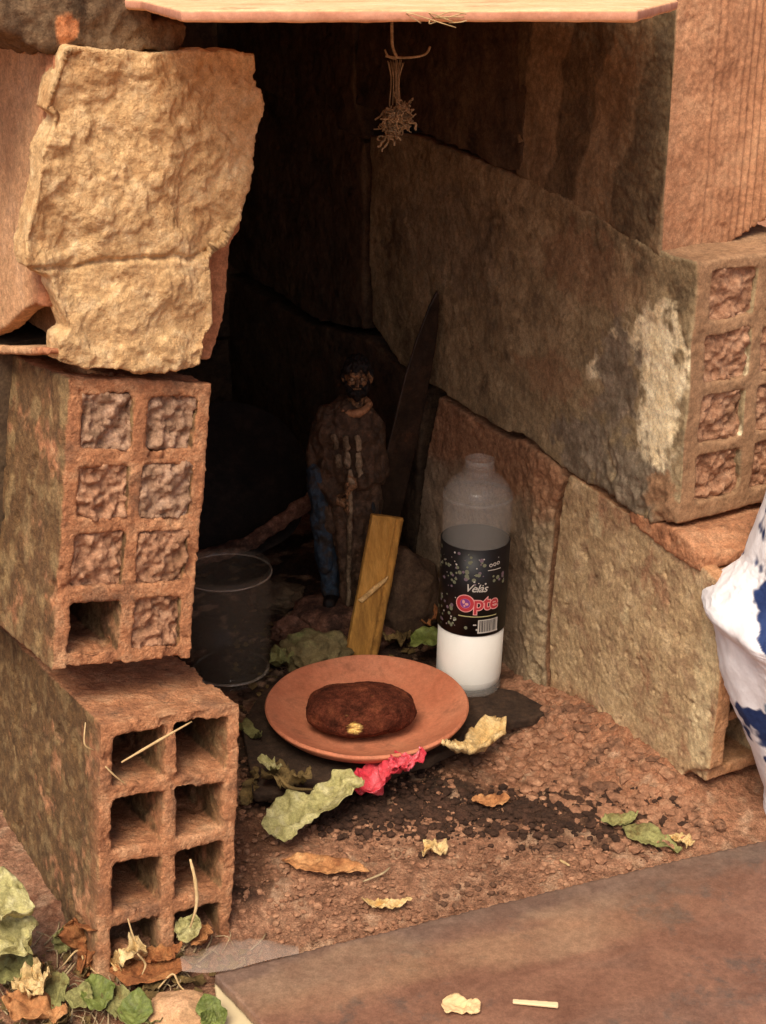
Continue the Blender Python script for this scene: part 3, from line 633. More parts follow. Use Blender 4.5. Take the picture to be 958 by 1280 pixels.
# ------------------------------------------------------------------ drinking glass
gc = on_ground(289, 838); gr = .0455
tg = thing('drinking_glass', gc, 'empty clear drinking glass standing in shade behind the left pillar', 'glass')
gp = [(0, .002), (.036, .0015), (.041, .006), (.0465, .112), (.0470, .114), (.0464, .1155), (.0452, .114), (.0392, .012), (.0, .010)]
gp2 = [(max(p[0], 0), p[1]) for p in spline([(a, b, 0) for a, b in gp], 3)]
o = lathe('tumbler', gp2, gc, M['glass'], parent=tg, seg=64); 
for nm, rr0, zz0, th0 in (('rim', .0465, .1145, .0009), ('base', .0395, .0035, .0016)):
    lathe(nm, [(rr0 + th0 * math.cos(t), zz0 + th0 * math.sin(t)) for t in np.linspace(0, 2 * math.pi, 9)], gc, M['glass_rim'], parent=tg, seg=64)
lathe('base', [(0, .002), (.038, .002), (.0395, .009), (0, .0085)], gc, M['glass'], parent=tg, seg=48)

# ------------------------------------------------------------------ leaning dish with worn rim
dc = on_y(288, 600, .30)
ax = Vector((.22, -.80, .50)).normalized()
td = thing('leaning_dish', dc, 'large dark round dish leaning in the deep shade behind the drinking glass', 'dish')
def dd(V): return V * (1 + .02 * perlin(V * 20))[:, None] + .0012 * np.stack([perlin(V * 90), perlin(V * 90 + 9), perlin(V * 90 + 20)], 1)
dp = spline([(0, -.030, 0), (.05, -.026, 0), (.080, -.012, 0), (.092, .002, 0), (.088, .003, 0), (.074, -.004, 0), (.045, -.018, 0), (0, -.022, 0)], 5)
lathe('bowl', [(max(p[0], 0), p[1]) for p in dp], dc, M['iron'], td, 72, dd, ax)
cs = [on_plane(x, y, dc + np.array([0, -.045, 0]), np.array([.1, -1, .25])) for x, y in ((225, 703), (258, 697), (300, 683), (340, 660), (372, 637), (392, 622))]
bm = bmesh.new(); cp = spline(cs, 5)
for a_, b_ in zip(cp[:-1], cp[1:]):
    add_capsule(bm, a_ + [0, 0, .004], .0075, b_ + [0, 0, .004], .0075); add_capsule(bm, a_ - [0, 0, .004], .0070, b_ - [0, 0, .004], .0070)
o = solid('curved_strip', bm, M['rust'], voxel=.0018, smooth=2, disp=lambda co, no: .003 * fbm(co * 60, 4) - .002); tag(o, 'curved reddish brown strip slanting down from the figurine to the drinking glass', 'strip')

# ------------------------------------------------------------------ figurine
fb = on_ground(432, 748, .036); fb[2] = gz(fb[0], fb[1]) + .036
tf = thing('figurine', fb, 'dark painted figurine of a bearded man in brown jacket and blue trousers, standing', 'statue')
KX, KZ = .00094, .00106
def fg(px, py, y=0.0): return tuple(np.array([(px - 432) * KX, y, (748 - py) * KZ]) + fb)
def caps(name, L, mat, voxel=.0014, smooth=4, disp=None, parent=tf):
    bm = bmesh.new()
    for a, ra, b, rb in L: add_capsule(bm, a, ra, b, rb)
    return solid(name, bm, mat, parent, voxel=voxel, smooth=smooth, disp=disp)
wr = lambda a, f: (lambda co, no: a * fbm(co * f * [1, 1, .6], 3, seed=f))
caps('trousers', [(fg(412, 628), .020, fg(408, 690), .015), (fg(408, 690), .015, fg(412, 738), .0125), (fg(462, 628), .020, fg(468, 690), .015), (fg(468, 690), .015, fg(466, 738), .0125), (fg(415, 622), .021, fg(460, 622), .021)], M['trousers'], disp=wr(.0022, 70))
caps('shoe', [(fg(413, 744, .002), .010, fg(410, 746, -.020), .009)], M['hair']); caps('shoe', [(fg(465, 744, .002), .010, fg(470, 746, -.020), .009)], M['hair'])
caps('jacket', [(fg(415, 540), .025, fg(458, 540), .025), (fg(437, 520), .024, fg(437, 640), .026), (fg(420, 560), .026, fg(418, 645), .023), (fg(455, 560), .026, fg(458, 645), .024),
     (fg(405, 535), .018, fg(396, 590, .0), .0145), (fg(396, 590), .0145, fg(420, 612, -.024), .011), (fg(468, 535), .018, fg(478, 588), .0145), (fg(478, 588), .0145, fg(455, 590, -.028), .011), (fg(415, 524), .019, fg(458, 524), .019)], M['jacket'], disp=wr(.0042, 62))
def hand(cx, cy, y, sgn):
    L = [(fg(cx, cy, y), .0062, fg(cx + sgn * 8, cy + 3, y - .004), .0058)]
    for k in range(4):
        a = fg(cx + sgn * 9, cy - 3 + k * 4.2, y - .006); b = fg(cx + sgn * (15 - .8 * abs(k - 1.4)), cy - 1 + k * 4.4, y - .010); c = fg(cx + sgn * 13, cy + 2 + k * 4.2, y - .014 + .001 * k)
        L += [(a, .0022, b, .0020), (b, .0020, c, .0017)]
    L.append((fg(cx + sgn * 3, cy - 6, y - .004), .0026, fg(cx + sgn * 10, cy - 10, y - .008), .0021)); caps('hand', L, M['skin'], voxel=.0009, smooth=2)
hand(424, 612, -.026, 1); hand(450, 590, -.030, -1)
for k in range(3):      # row of pouches across the chest
    for j in range(3):
        x0, y0 = 421 + k * 14 + j * 2.5 + (k * 7 + j * 5) % 3, 541 + j * 20 + (k * 5 + j * 3) % 4
        if j == 2 and k == 0: continue
        caps('pouch', [(fg(x0, y0 - 6, -.0300 - .003 * (k == 1)), .0034, fg(x0 + 1.5, y0 + 6, -.0315 - .003 * (k == 1)), .0040)], M['chalk_dull'], voxel=.0011, smooth=1, disp=wr(.0022, 150))
caps('neck', [(fg(447, 515), .0125, fg(449, 498, -.002), .0115)], M['skin'])
bm = bmesh.new(); cpt = np.array(fg(447, 507, -.004))
for k in range(16):
    a0, a1 = 2 * math.pi * k / 16, 2 * math.pi * (k + 1) / 16; f = lambda a: tuple(cpt + [.0175 * math.cos(a), .016 * math.sin(a), .0045 * math.sin(a) + .001 * math.cos(a)])
    add_capsule(bm, f(a0), .0052, f(a1), .0052, 6)
solid('scarf', bm, M['scarf'], tf, voxel=.0013, smooth=2, disp=wr(.0012, 120))
hc = np.array(fg(451, 474, -.006)); hp = lambda x, y, z: tuple(hc + [x, y, z])
HEAD = caps('head', [(hp(0, .002, .004), .0165, hp(0, -.001, -.008), .0135), (hp(0, -.014, .001), .0022, hp(0, -.0185, -.005), .0028), (hp(-.006, -.0125, .0065), .0035, hp(.006, -.0125, .0065), .0035),
     (hp(-.008, -.0105, -.003), .0042, hp(.008, -.0105, -.003), .0042), (hp(-.004, -.0145, -.0095), .0016, hp(.004, -.0145, -.0095), .0016), (hp(-.017, .001, .001), .0036, hp(-.016, .001, -.005), .0028), (hp(.017, .001, .001), .0036, hp(.016, .001, -.005), .0028)], M['skin'], voxel=.0009, smooth=2)
for s in (-1, 1): caps('eye', [(hp(s * .0062, -.0150, .0022), .0019, hp(s * .0064, -.0150, .0022), .0019)], M['chalk_dull'], voxel=.0007, smooth=1, parent=HEAD)
caps('beard', [(hp(-.012, -.004, -.006), .0045, hp(-.008, -.010, -.014), .0055), (hp(.012, -.004, -.006), .0045, hp(.008, -.010, -.014), .0055), (hp(-.007, -.011, -.015), .006, hp(.007, -.011, -.015), .006), (hp(0, -.012, -.018), .0065, hp(0, -.013, -.021), .005), (hp(-.006, -.0155, -.0062), .0017, hp(0, -.0175, -.0052), .0017), (hp(.006, -.0155, -.0062), .0017, hp(0, -.0175, -.0052), .0017)], M['hair'], voxel=.0009, smooth=1, disp=wr(.0014, 240), parent=HEAD)
caps('hair', [(hp(0, .004, .010), .0175, hp(0, .006, -.002), .017), (hp(-.012, -.004, .012), .007, hp(.010, -.005, .014), .007), (hp(-.016, .000, .006), .005, hp(-.0165, .002, -.004), .004), (hp(.0155, .002, .006), .005, hp(.0165, .003, -.003), .004)], M['hair'], voxel=.0011, smooth=1, disp=wr(.0022, 200), parent=HEAD)
caps('coat_tail', [(fg(430, 630, -.012), .020, fg(436, 690, -.014), .014), (fg(436, 690, -.014), .014, fg(437, 742, -.014), .010), (fg(452, 630, -.010), .020, fg(450, 690, -.010), .014), (fg(450, 690, -.01), .014, fg(447, 740, -.01), .010)], M['jacket'], disp=wr(.0032, 70))
caps('coat_edge', [(fg(441, 575, -.036), .0030, fg(440, 650, -.034), .0034), (fg(440, 650, -.034), .0034, fg(437, 744, -.026), .0028)], M['chalk_dull'], voxel=.0010, smooth=1, disp=wr(.0018, 120))
caps('blue_wrap', [(fg(396, 585, -.006), .0135, fg(402, 640, -.008), .015), (fg(402, 640, -.008), .015, fg(406, 700, -.006), .013)], M['trousers'], disp=wr(.0028, 80))
tf.scale = (.84, .87, .885)
# clay lump it stands on
bm = bmesh.new(); bmesh.ops.create_icosphere(bm, subdivisions=5, radius=1); V = np.array([v.co[:] for v in bm.verts]); F = [[v.index for v in f.verts] for f in bm.faces]; bm.free()
def boulder(name, c, size, mat, seed, label, cat, rough=.25, fine=.03, cut=None):
    U = V * (1 + rough * fbm(V * 1.5, 3, seed=seed) + fine * ridged(V * 5, 3, seed=seed))[:, None] * size
    if cut is not None: U[:, 2] = np.minimum(U[:, 2], cut)
    return tag(link_mesh(name, U + np.array(c), F, mat, origin=c), label, cat)
boulder('earth_lump', fb + np.array([.0, -.012, -.030]), [.056, .048, .036], M['rust'], 2.0, 'lumpy reddish lump that the figurine stands on', 'clay lump', cut=.031)
boulder('stone', on_ground(395, 818, .012), [.036, .028, .024], earthy('mossy', '5c5034', '7a6a46', '8c8058', 50, dirt='6a7040', bump=.5), 3.0, 'greenish brown stone just behind the left rim of the plate', 'stone', .3)
boulder('stone', on_ground(505, 745, .035), [.040, .036, .052], earthy('brown_stone', '3a2a20', '54402f', '6c5440', 40, bump=.5), 4.0, 'rounded dark brown stone between wooden stick and right wall', 'stone', .15)
boulder('stone', on_ground(372, 790, .010), [.026, .022, .018], M['rust'], 5.0, 'small reddish stone behind the drinking glass, beside the figurine lump', 'stone', .3)
boulder('stone', on_ground(345, 745, .010), [.030, .03, .014], M['wall_dark'], 6.0, 'low dark stone behind the drinking glass near the leaning dish', 'stone', .3)

# ------------------------------------------------------------------ blade
kt = wall(547, 362, .012); kb = on_ground(462, 776, .0); kx = kt - kb; kl = np.linalg.norm(kx); kd = kx / kl
kn = np.cross(kd, np.array([.86, .50, 0])); kn /= np.linalg.norm(kn); kw = np.cross(kn, kd)
def kpl(px, py): return on_plane(px, py, kb, kn)
tk = thing('machete', kb, 'long dark rusted blade standing on its end behind the stick, leaning on the right wall', 'blade')
poly = [(547, 362), (549, 380), (546, 420), (538, 470), (526, 530), (515, 580), (505, 625), (495, 665), (466, 660), (470, 620), (482, 570), (494, 520), (506, 470), (520, 425), (535, 385)]
bm = bmesh.new(); add_prism(bm, [kpl(*p) - kn * .0015 for p in poly], kn * .003); co = solid('blade_sheet', bm, M['blade'], tk, voxel=.0012, smooth=1, disp=wr(.0006, 60))
bm = bmesh.new(); add_prism(bm, [kpl(*p) - kn * .005 for p in [(468, 655), (494, 660), (488, 700), (482, 740), (478, 776), (450, 776), (456, 730), (462, 690)]], kn * .010); solid('handle', bm, M['board'], tk, voxel=.002, smooth=3)

# ------------------------------------------------------------------ wooden stick
s0 = on_ground(452, 826, .0); s1 = on_y(486, 645, .168); sx = s1 - s0; sl = np.linalg.norm(sx); sd_ = sx / sl
sn = np.cross(np.array([1.0, .25, 0]), sd_); sn /= np.linalg.norm(sn); sw = np.cross(sd_, sn)
tst = thing('wooden_stick', s0, 'flat yellow wooden stick standing behind the plate, leaning on the dark blade', 'stick')
frS = lambda x, y, z: s0 + sw * x + sn * y + sd_ * z
bm = bmesh.new(); add_box(bm, frS, (-.019, .016), (-.004, .005), (.0, sl)); add_box(bm, frS, (.0045, .0070), (.0, .0072), (0, sl)); add_box(bm, frS, (.0095, .0140), (.0, .0068), (0, sl - .001))
o = solid('lath', bm, M['wood'], tst, voxel=.0011, smooth=1, disp=wr(.0007, 50))
bm = bmesh.new(); add_prism(bm, [frS(-.018, .0045, sl * .42), frS(-.013, .0045, sl * .405), frS(.008, .0075, sl * .575), frS(.0095, .0075, sl * .615), frS(-.004, .0060, sl * .53)], sn * .0034); solid('splinter', bm, M['wood_pale'], tst, voxel=.0009, smooth=1)

# ------------------------------------------------------------------ hanging dried plant
hy = -.02
def hg(px, py, dy=0.0): return tuple(on_y(px, py, hy + dy))
th = thing('hanging_plant', hg(490, 20), 'dried tangled plant tuft hanging on a thin stem from the roof sheet', 'dried plant')
top = on_y(490, 22, hy); top[2] = ztop - .004
tube('stem', spline([tuple(top), hg(490, 40), hg(491, 58), hg(496, 72)], 5), .0013, M['dry_plant'], th)
tube('twig', spline([hg(482, 70), hg(496, 72), hg(512, 72), hg(526, 70), hg(534, 66), hg(538, 58)], 4), .0010, M['dry_plant'], th)
tube('twig', spline([hg(496, 74), hg(486, 71), hg(481, 62)], 4), .0009, M['dry_plant'], th)
Vh, Fh = [], []; rg_ = random.Random(3)
for k in range(13):
    x0 = 485 + k * 1.7; x2 = 488 + k * 1.0 + rg_.uniform(-2, 2)
    tube('', spline([hg(x0, 76 + rg_.uniform(-3, 3), rg_.uniform(-.005, .005)), hg((x0 + x2) / 2 + (x0 - 495) * .1 - (x0 - 495) * .4, 100, rg_.uniform(-.004, .004)), hg(x2, 128 + rg_.uniform(-4, 6), rg_.uniform(-.006, .006))], 4), .00045, None, seg=4, V=Vh, F=Fh)
link_mesh('fibres', Vh, Fh, M['dry_plant'], th)
Vh, Fh = [], []
for k in range(170):
    a = rg_.uniform(0, 6.28); r = rg_.random() ** .6; c0 = np.array(hg(494 + 19 * r * math.cos(a) * (1 if math.cos(a) > 0 else .95), 148 + 19 * r * math.sin(a) + (8 if math.cos(a) < 0 else -4) * r, rg_.uniform(-.010, .010)))
    pts = [c0]
    for j in range(4): pts.append(pts[-1] + np.array([rg_.gauss(0, .0022), rg_.gauss(0, .002), rg_.gauss(-.0004, .0022)]))
    tube('', spline(pts, 3), rg_.uniform(.0004, .0011), None, seg=4, V=Vh, F=Fh)
link_mesh('tuft', Vh, Fh, M['dry_plant'], th)
Vh, Fh = [], []
for k in range(7):
    x0 = 524 + 60 * rg_.random(); p = on_z(x0, 16, ztop - .001) * [1, 0, 1] + [0, -.3865, 0]; p[2] = ztop - .004 - rg_.random() * .003
    tube('', spline([p, p + [rg_.uniform(-.012, .012), -.002, rg_.uniform(-.004, .006)], p + [rg_.uniform(-.02, .02), -.002, rg_.uniform(-.004, .004)]], 4), .0004, None, seg=4, V=Vh, F=Fh)
tag(link_mesh('dry_fibres', Vh, Fh, M['straw']), 'wisps of dry fibre stuck to front edge of the roof sheet', 'dried fibre')

# ================================================================== front board, film, fabric
bz2 = .006
dl = [on_z(265, 1216, bz2), on_z(400, 1183, bz2), on_z(620, 1130, bz2), on_z(840, 1075, bz2), on_z(1000, 1040, bz2), on_z(1300, 990, bz2), on_z(1500, 1500, bz2), on_z(520, 1500, bz2), on_z(330, 1284, bz2)]
bm = bmesh.new(); add_prism(bm, dl, np.array([0, 0, -.010]))
M['front_board'] = earthy('front_board', '684636', '785442', '8a644e', 16, dirt='5c4c42', dirt_at=.56, dirt_scale=22, bump=.2, bump_scale=200, grain=.16, rough=.42, spec=.45, masks=[('5c4a40', '766254'), ('987458', 'ac8a68'), (None, None)])
e0, e1 = dl[0], dl[4]; ed = (e1 - e0) / np.linalg.norm(e1 - e0); en = np.array([ed[1], -ed[0], 0])
def mB2(co, no):
    d = (co - e0) @ en; s = (co - e0) @ ed; n = fbm(np.stack([s * 6, d * 16, 0 * s], 1), 4, .6, 3)
    return [sstep(.075, .03, d + .03 * n + .02) * .75 + .25 * sstep(.2, .7, n), sstep(.02, .0, np.abs(d - .045 - .02 * n) - .012) * sstep(.25, .1, np.abs(s - .16)) * .35, 0 * s]
o = solid('front_board', bm, M['front_board'], voxel=.003, smooth=1, disp=lambda co, no: .0008 * fbm(co * 12, 3), mask=mB2); tag(o, 'large smooth brown board lying across the bottom right foreground', 'board')
bm = bmesh.new(); cz = bz2 - .012
add_prism(bm, [on_z(x, y, cz) for x, y in [(268, 1222), (330, 1222), (480, 1400), (300, 1400), (270, 1250)]], np.array([0, 0, -.006]))
o = solid('pale_sheet', bm, flat('cream', 'c8b48c', .7), voxel=.002, smooth=1); tag(o, 'cream coloured sheet peeking out under the corner of the brown board', 'sheet')
# film : thin clear plastic under the board's far edge
nu, nv = 60, 24; Vf = []; fo = [(225, 1209), (252, 1190), (285, 1178), (318, 1176), (340, 1184), (372, 1190)]; fi = [(228, 1214), (258, 1216), (290, 1212), (320, 1204), (345, 1198), (374, 1192)]
A = spline([on_ground(*p, .004) for p in fo], 12); B = spline([on_z(*p, .009) for p in fi], 12); nu = len(A)
for i in range(nu):
    for j in range(nv): Vf.append(A[i] * (1 - j / (nv - 1)) + B[i] * j / (nv - 1))
Vf = np.array(Vf); w_ = np.tile(np.sin(np.linspace(0, math.pi, nv)), nu); Vf[:, 2] += .006 * w_ + .004 * w_ * ridged(Vf * [34, 14, 10], 2)
Ff = [[i * nv + j, (i + 1) * nv + j, (i + 1) * nv + j + 1, i * nv + j + 1] for i in range(nu - 1) for j in range(nv - 1)]
o = link_mesh('plastic_film', Vf, Ff, M['film']); tag(o, 'crinkled clear plastic film at the left corner of the brown board', 'plastic')
# patterned fabric bundle
M['fabric'] = earthy('fabric', 'e4e0e0', 'ecE8e8', 'f4f2f2', 30, bump=.18, grain=.02, rough=.8, masks=[('1c2c56', '2a3c68'), ('5a7890', '7894a8'), (None, None)])
fy = -.16; bc2 = on_y(1090, 1030, fy); bc2[2] = gz(bc2[0], bc2[1])
def fx(px, py): return on_y(px, py, fy)
prof = [(1000, 1075), (962, 1040), (960, 1000), (950, 970), (932, 915), (912, 868), (903, 830), (900, 800), (896, 783), (889, 775), (883, 764), (890, 752), (908, 735), (932, 712), (944, 680), (958, 640), (968, 600), (990, 560), (1040, 520), (1090, 505)]
Pp = []
for a, b in prof: q = fx(a, b); Pp.append((max(bc2[0] - q[0], 0.0), q[2] - bc2[2], 0))
Pp[0] = (Pp[0][0], .001, 0); pr2 = [(p[0], p[1]) for p in spline(Pp, 26)]
def fold(V):
    a = np.arctan2(V[:, 1], V[:, 0]); z = V[:, 2]; r = np.hypot(V[:, 0], V[:, 1]); da = np.abs(np.angle(np.exp(1j * (a - math.pi)))); k = sstep(.12, .9, da) 
    m = 1 + (.04 * np.sin(a * 9 + z * 26) + .03 * perlin(V * 22)) * (.2 + .8 * k) + .006 * perlin(V * 60) + .012 * ridged(V * [26, 26, 60], 3) * sstep(-.2, .5, perlin(V * 12))
    return np.stack([V[:, 0] * m, V[:, 1] * m * .75, z], 1)
o = lathe('fabric_bag', pr2, bc2, M['fabric'], seg=520, disp=fold)
me = o.data; n = len(me.vertices); co = np.empty(n * 3); me.vertices.foreach_get('co', co); co = co.reshape(-1, 3) + bc2
def fblob(px, py, rx, rz, seed):
    q = fx(px, py); f = co[:, 1] < bc2[1] + .03; return f * sstep(1.12, .95, np.hypot((co[:, 0] - q[0]) / rx, (co[:, 2] - q[2]) / rz) + .55 * fbm(co * 32, 3, seed=seed) + .12 * fbm(co * 110, 2))
navy = np.max([fblob(952, 745, .020, .016, 1), fblob(968, 725, .02, .025, 2), fblob(940, 868, .014, .012, 3), fblob(962, 880, .026, .024, 4), fblob(962, 928, .012, .01, 9), fblob(990, 640, .02, .03, 5), fblob(1000, 980, .02, .02, 6)], axis=0)
lt = np.max([fblob(946, 757, .008, .010, 7), fblob(960, 852, .013, .012, 8)], axis=0) * .9
a = np.zeros((n, 4)); a[:, 3] = 1; a[:, 0] = navy; a[:, 1] = lt; at = me.color_attributes.new('mask', 'FLOAT_COLOR', 'POINT'); at.data.foreach_set('color', a.ravel())
tag(o, 'puffy white fabric bag with navy blue floral print at the right edge', 'bag')
tube('seam', [tuple(p) for p in spline([bc2 + np.array([-(r_) * math.cos(t) * 1.0, -(r_) * math.sin(t) * .75 , z_ - bc2[2]]) for t, r_, z_ in [(t, bc2[0] - fx(890, 775)[0] + .001, fx(890, 776)[2]) for t in np.linspace(.05, 2.2, 12)]], 3)], .0010, M['fabric'], parent=None) if False else None

# ================================================================== leaves and litter
def leaf(name, p0, p1, width, mat, label, cat='leaf', lift=.004, curl=.3, crumple=.15, shape='leaf', fold_=.3, group=None, seed=0, up=(0, 0, 1), seg=(26, 14), th_=.0003, stem=False):
    p0 = np.array(p0, float); p1 = np.array(p1, float); x = p1 - p0; L = np.linalg.norm(x); x = x / L; u = np.array(up, float); y = np.cross(u, x); y /= np.linalg.norm(y); z = np.cross(x, y)
    nu, nv = seg; V = []
    for i in range(nu):
        t = i / (nu - 1)
        if shape == 'leaf': w = math.sin(math.pi * min(1, t * .97 + .015)) ** .8 * (1.15 - .4 * t)
        elif shape == 'round': w = math.sqrt(max(0, 1 - (2 * t - 1) ** 2)) * .95 + .05
        else: w = (.80 + .16 * math.sin(6 * t + seed)) * min(1, .45 + 3.2 * t, .45 + 3.2 * (1 - t))
        for j in range(nv):
            v = 2 * j / (nv - 1) - 1; w2 = w * (1 + (.10 * math.sin(11 * t + seed * 3 + v * 2) if shape != 'leaf' else .04 * math.sin(23 * t + seed)))
            V.append((t * L, v * w2 * width / 2, lift + fold_ * abs(v) * w * width / 2 - .0010 * math.exp(-(v / .10) ** 2) + .0005 * math.sin(34 * t - 9 * abs(v)) + curl * L * (4 * (t - .5) ** 2 * .5) ))
    V = np.array(V); c = crumple * width; q = V / max(width, .004)
    V = V + c * np.stack([.5 * fbm(q * 1.6, 3, seed=seed + 1), .5 * fbm(q * 1.6, 3, seed=seed + 2), fbm(q * 1.9, 3, seed=seed + 3) + .35 * ridged(q * 4, 3, seed=seed + 5)], 1)
    V = p0 + V[:, :1] * x + V[:, 1:2] * y + V[:, 2:] * z
    for k in range(len(V)): V[k, 2] = max(V[k, 2], gz2(V[k, 0], V[k, 1]) + .0008) if shape != 'free' else V[k, 2]
    F = [[i * nv + j, (i + 1) * nv + j, (i + 1) * nv + j + 1, i * nv + j + 1] for i in range(nu - 1) for j in range(nv - 1)]
    o = link_mesh(name, V, F, mat); m = o.modifiers.new('thick', 'SOLIDIFY'); m.thickness = th_
    if label: tag(o, label, cat, group)
    return o
LG = 'fallen leaves on the ground'
BP = [on_z(x, y, bz)[:2] for x, y in [(692, 886), (668, 897), (622, 905), (540, 948), (408, 988), (318, 992), (302, 905), (330, 860), (470, 835), (640, 862)]]
def in_board(x, y):
    c = False
    for i in range(len(BP)):
        (x1, y1), (x2, y2) = BP[i], BP[i - 1]
        if (y1 > y) != (y2 > y) and x < (x2 - x1) * (y - y1) / (y2 - y1) + x1: c = not c
    return c
def gz2(x, y): return max(gz(x, y), bz + .0015) if in_board(x, y) else gz(x, y) + .0005
def gl(px, py, lift=.002):
    p = on_ground(px, py, lift)
    return on_z(px, py, bz + lift) if in_board(p[0], p[1]) else p
leaf('leaf', gl(342, 1056, .004), gl(452, 978, .012), .056, M['leaf_pale'], 'large crumpled pale green leaf beside the red petal', curl=.0, crumple=.16, shape='ragged', seed=1, seg=(44, 24), group=LG, lift=.008)
leaf('petal', gl(446, 1000, .008), gl(520, 966, .012), .046, M['petal'], 'crumpled bright red petal with pink streaks in front of the plate', 'petal', curl=.0, crumple=.22, shape='ragged', seed=4, seg=(40, 22), lift=.008)
leaf('petal_fold', gl(488, 972, .016), gl(530, 955, .016), .020, M['petal'], None, shape='ragged', crumple=.4, seed=6)
bpy.data.objects['petal_fold'].parent = bpy.data.objects['petal']; bpy.data.objects['petal_fold'].location = tuple(ORG['petal_fold'] - ORG['petal'])
leaf('dry_bread', gl(558, 954, .006), gl(622, 922, .010), .030, M['bread'], 'yellowish torn crust lying right of the plate', 'food scrap', crumple=.22, shape='ragged', seed=2, lift=.004, th_=.004)
leaf('leaf', gl(352, 1083), gl(464, 1098), .026, M['leaf_brown'], 'long smooth orange brown leaf in front of the pale green one', seed=3, crumple=.12, curl=.08, group=LG)
leaf('leaf', gl(452, 1139), gl(516, 1137), .012, M['leaf_tan'], 'narrow tan curled leaf beside the far edge of the brown board', seed=5, crumple=.25, group=LG)
leaf('leaf', gl(527, 1068), gl(558, 1074), .022, M['leaf_tan'], 'tiny yellow green leaf scrap alone on the red earth', shape='ragged', seed=7, crumple=.3, group=LG)
leaf('leaf', gl(588, 1010), gl(636, 1008), .016, M['leaf_brown'], 'small orange leaf scrap right of the petal', seed=8, crumple=.15, group=LG, shape='round')
leaf('leaf', gl(752, 1036), gl(798, 1030), .018, M['leaf_olive'], 'small green leaf lying behind the bigger one near the brown board', seed=9, crumple=.2, group=LG)
leaf('leaf', gl(776, 1040), gl(850, 1070), .026, M['leaf_olive'], 'olive green leaf with pale rim beside the far edge of the brown board', seed=10, crumple=.2, group=LG, curl=.05)
leaf('leaf', gl(838, 1052), gl(866, 1062), .014, M['leaf_tan'], 'small tan leaf touching right end of the olive leaf', seed=11, crumple=.3, group=LG, shape='ragged')
leaf('leaf', gl(518, 808, .02), gl(552, 826, .02), .048, M['leaf_green'], 'green round leaf between plate and bottle', shape='round', seed=12, crumple=.12, group=LG, lift=.012)
leaf('leaf', gl(330, 958, .012), gl(350, 975, .020), .014, M['leaf_pale'], 'tiny pale leaf tip on the curled dark stalk left of the crumpled leaf', shape='ragged', seed=13, crumple=.3, group=LG)
leaf('leaf', gl(336, 980), gl(392, 990, .01), .026, M['leaf_dark'], 'dark curled leaf between left pillar and crumpled green leaf', seed=14, crumple=.4, group=LG, shape='ragged')
leaf('leaf', gl(312, 1010), gl(330, 960, .01), .016, M['leaf_dark'], 'dark upright leaf against the foot of left pillar beside the plate', seed=15, crumple=.4, group=LG)
leaf('leaf', gl(302, 920), gl(330, 935), .014, M['leaf_olive'], 'small olive leaf squeezed between the left pillar and plate', seed=16, crumple=.3, group=LG)
leaf('leaf', gl(520, 790, .01), gl(548, 762, .02), .03, M['leaf_rust'], 'rust coloured dry leaf behind the bottle foot', seed=17, crumple=.4, group=LG, shape='ragged')
leaf('leaf', gl(480, 812, .01), gl(515, 800, .01), .02, M['leaf_dark'], 'dark leaf scrap between wooden stick and green leaf', seed=18, crumple=.4, group=LG, shape='ragged')
leaf('leaf', gl(340, 835, .008), gl(372, 822, .012), .03, M['leaf_olive'], 'olive leaf by the base of the drinking glass', seed=19, crumple=.3, group=LG, shape='ragged')
# litter at the bottom left
leaf('leaf', gl(-14, 1168, .04), gl(40, 1120, .050), .055, M['leaf_pale'], 'big yellow green leaf uppermost at the left edge of the picture', seed=21, crumple=.22, group=LG, shape='round', lift=.012)
leaf('leaf', gl(4, 1215, .02), gl(52, 1158, .040), .048, M['leaf_pale'], 'lobed grey green leaf just under the big yellow green one', seed=22, crumple=.3, group=LG, shape='ragged', lift=.01)
leaf('leaf', gl(-20, 1232, .006), gl(46, 1214, .01), .05, M['leaf_olive'], 'wide olive leaf flat on the soil at left edge', seed=23, crumple=.2, group=LG, shape='round')
leaf('flower', gl(20, 1246, .014), gl(72, 1238, .018), .030, M['leaf_tan'], 'pale yellow withered flower on top of the bottom left litter', 'flower', seed=24, crumple=.45, shape='ragged', seg=(36, 20))
leaf('petal_fold', gl(38, 1250, .018), gl(52, 1216, .024), .018, M['leaf_tan'], None, seed=25, crumple=.5, shape='ragged')
pf = bpy.data.objects['petal_fold.001']; pf.parent = bpy.data.objects['flower']; pf.location = tuple(ORG['petal_fold.001'] - ORG['flower'])
leaf('leaf', gl(8, 1264, .006), gl(84, 1284, .006), .030, M['leaf_brown'], 'orange brown leaf lowest at the bottom left', seed=26, crumple=.3, group=LG)
leaf('leaf', gl(58, 1256, .008), gl(92, 1240, .014), .034, M['leaf_olive'], 'dull olive leaf right of the withered flower', seed=27, crumple=.2, group=LG, shape='round')
leaf('leaf', gl(94, 1266, .008), gl(112, 1238, .016), .022, M['leaf_olive'], 'narrow folded olive leaf between two rounder ones', seed=28, crumple=.2, group=LG)
leaf('leaf', gl(108, 1262, .008), gl(150, 1242, .016), .036, M['leaf_green'], 'dull green oval leaf left of the bright upright one', seed=29, crumple=.15, group=LG)
leaf('leaf', gl(166, 1292, .01), gl(176, 1244, .02), .026, M['leaf_green'], 'bright green oval leaf pointing up at the bottom edge', seed=30, crumple=.06, group=LG, up=(0, -.6, .8))
leaf('leaf', gl(136, 1276, .006), gl(168, 1262, .010), .034, M['leaf_olive'], 'olive leaf tucked under the bright upright one', seed=31, crumple=.2, group=LG, shape='round')
leaf('leaf', gl(96, 1146, .034), gl(122, 1198, .004), .034, M['leaf_rust'], 'rust orange crumpled dry leaf against the lowest block corner', seed=32, crumple=.55, group=LG, shape='ragged', seg=(36, 20), up=(0, -.8, .6), lift=.006)
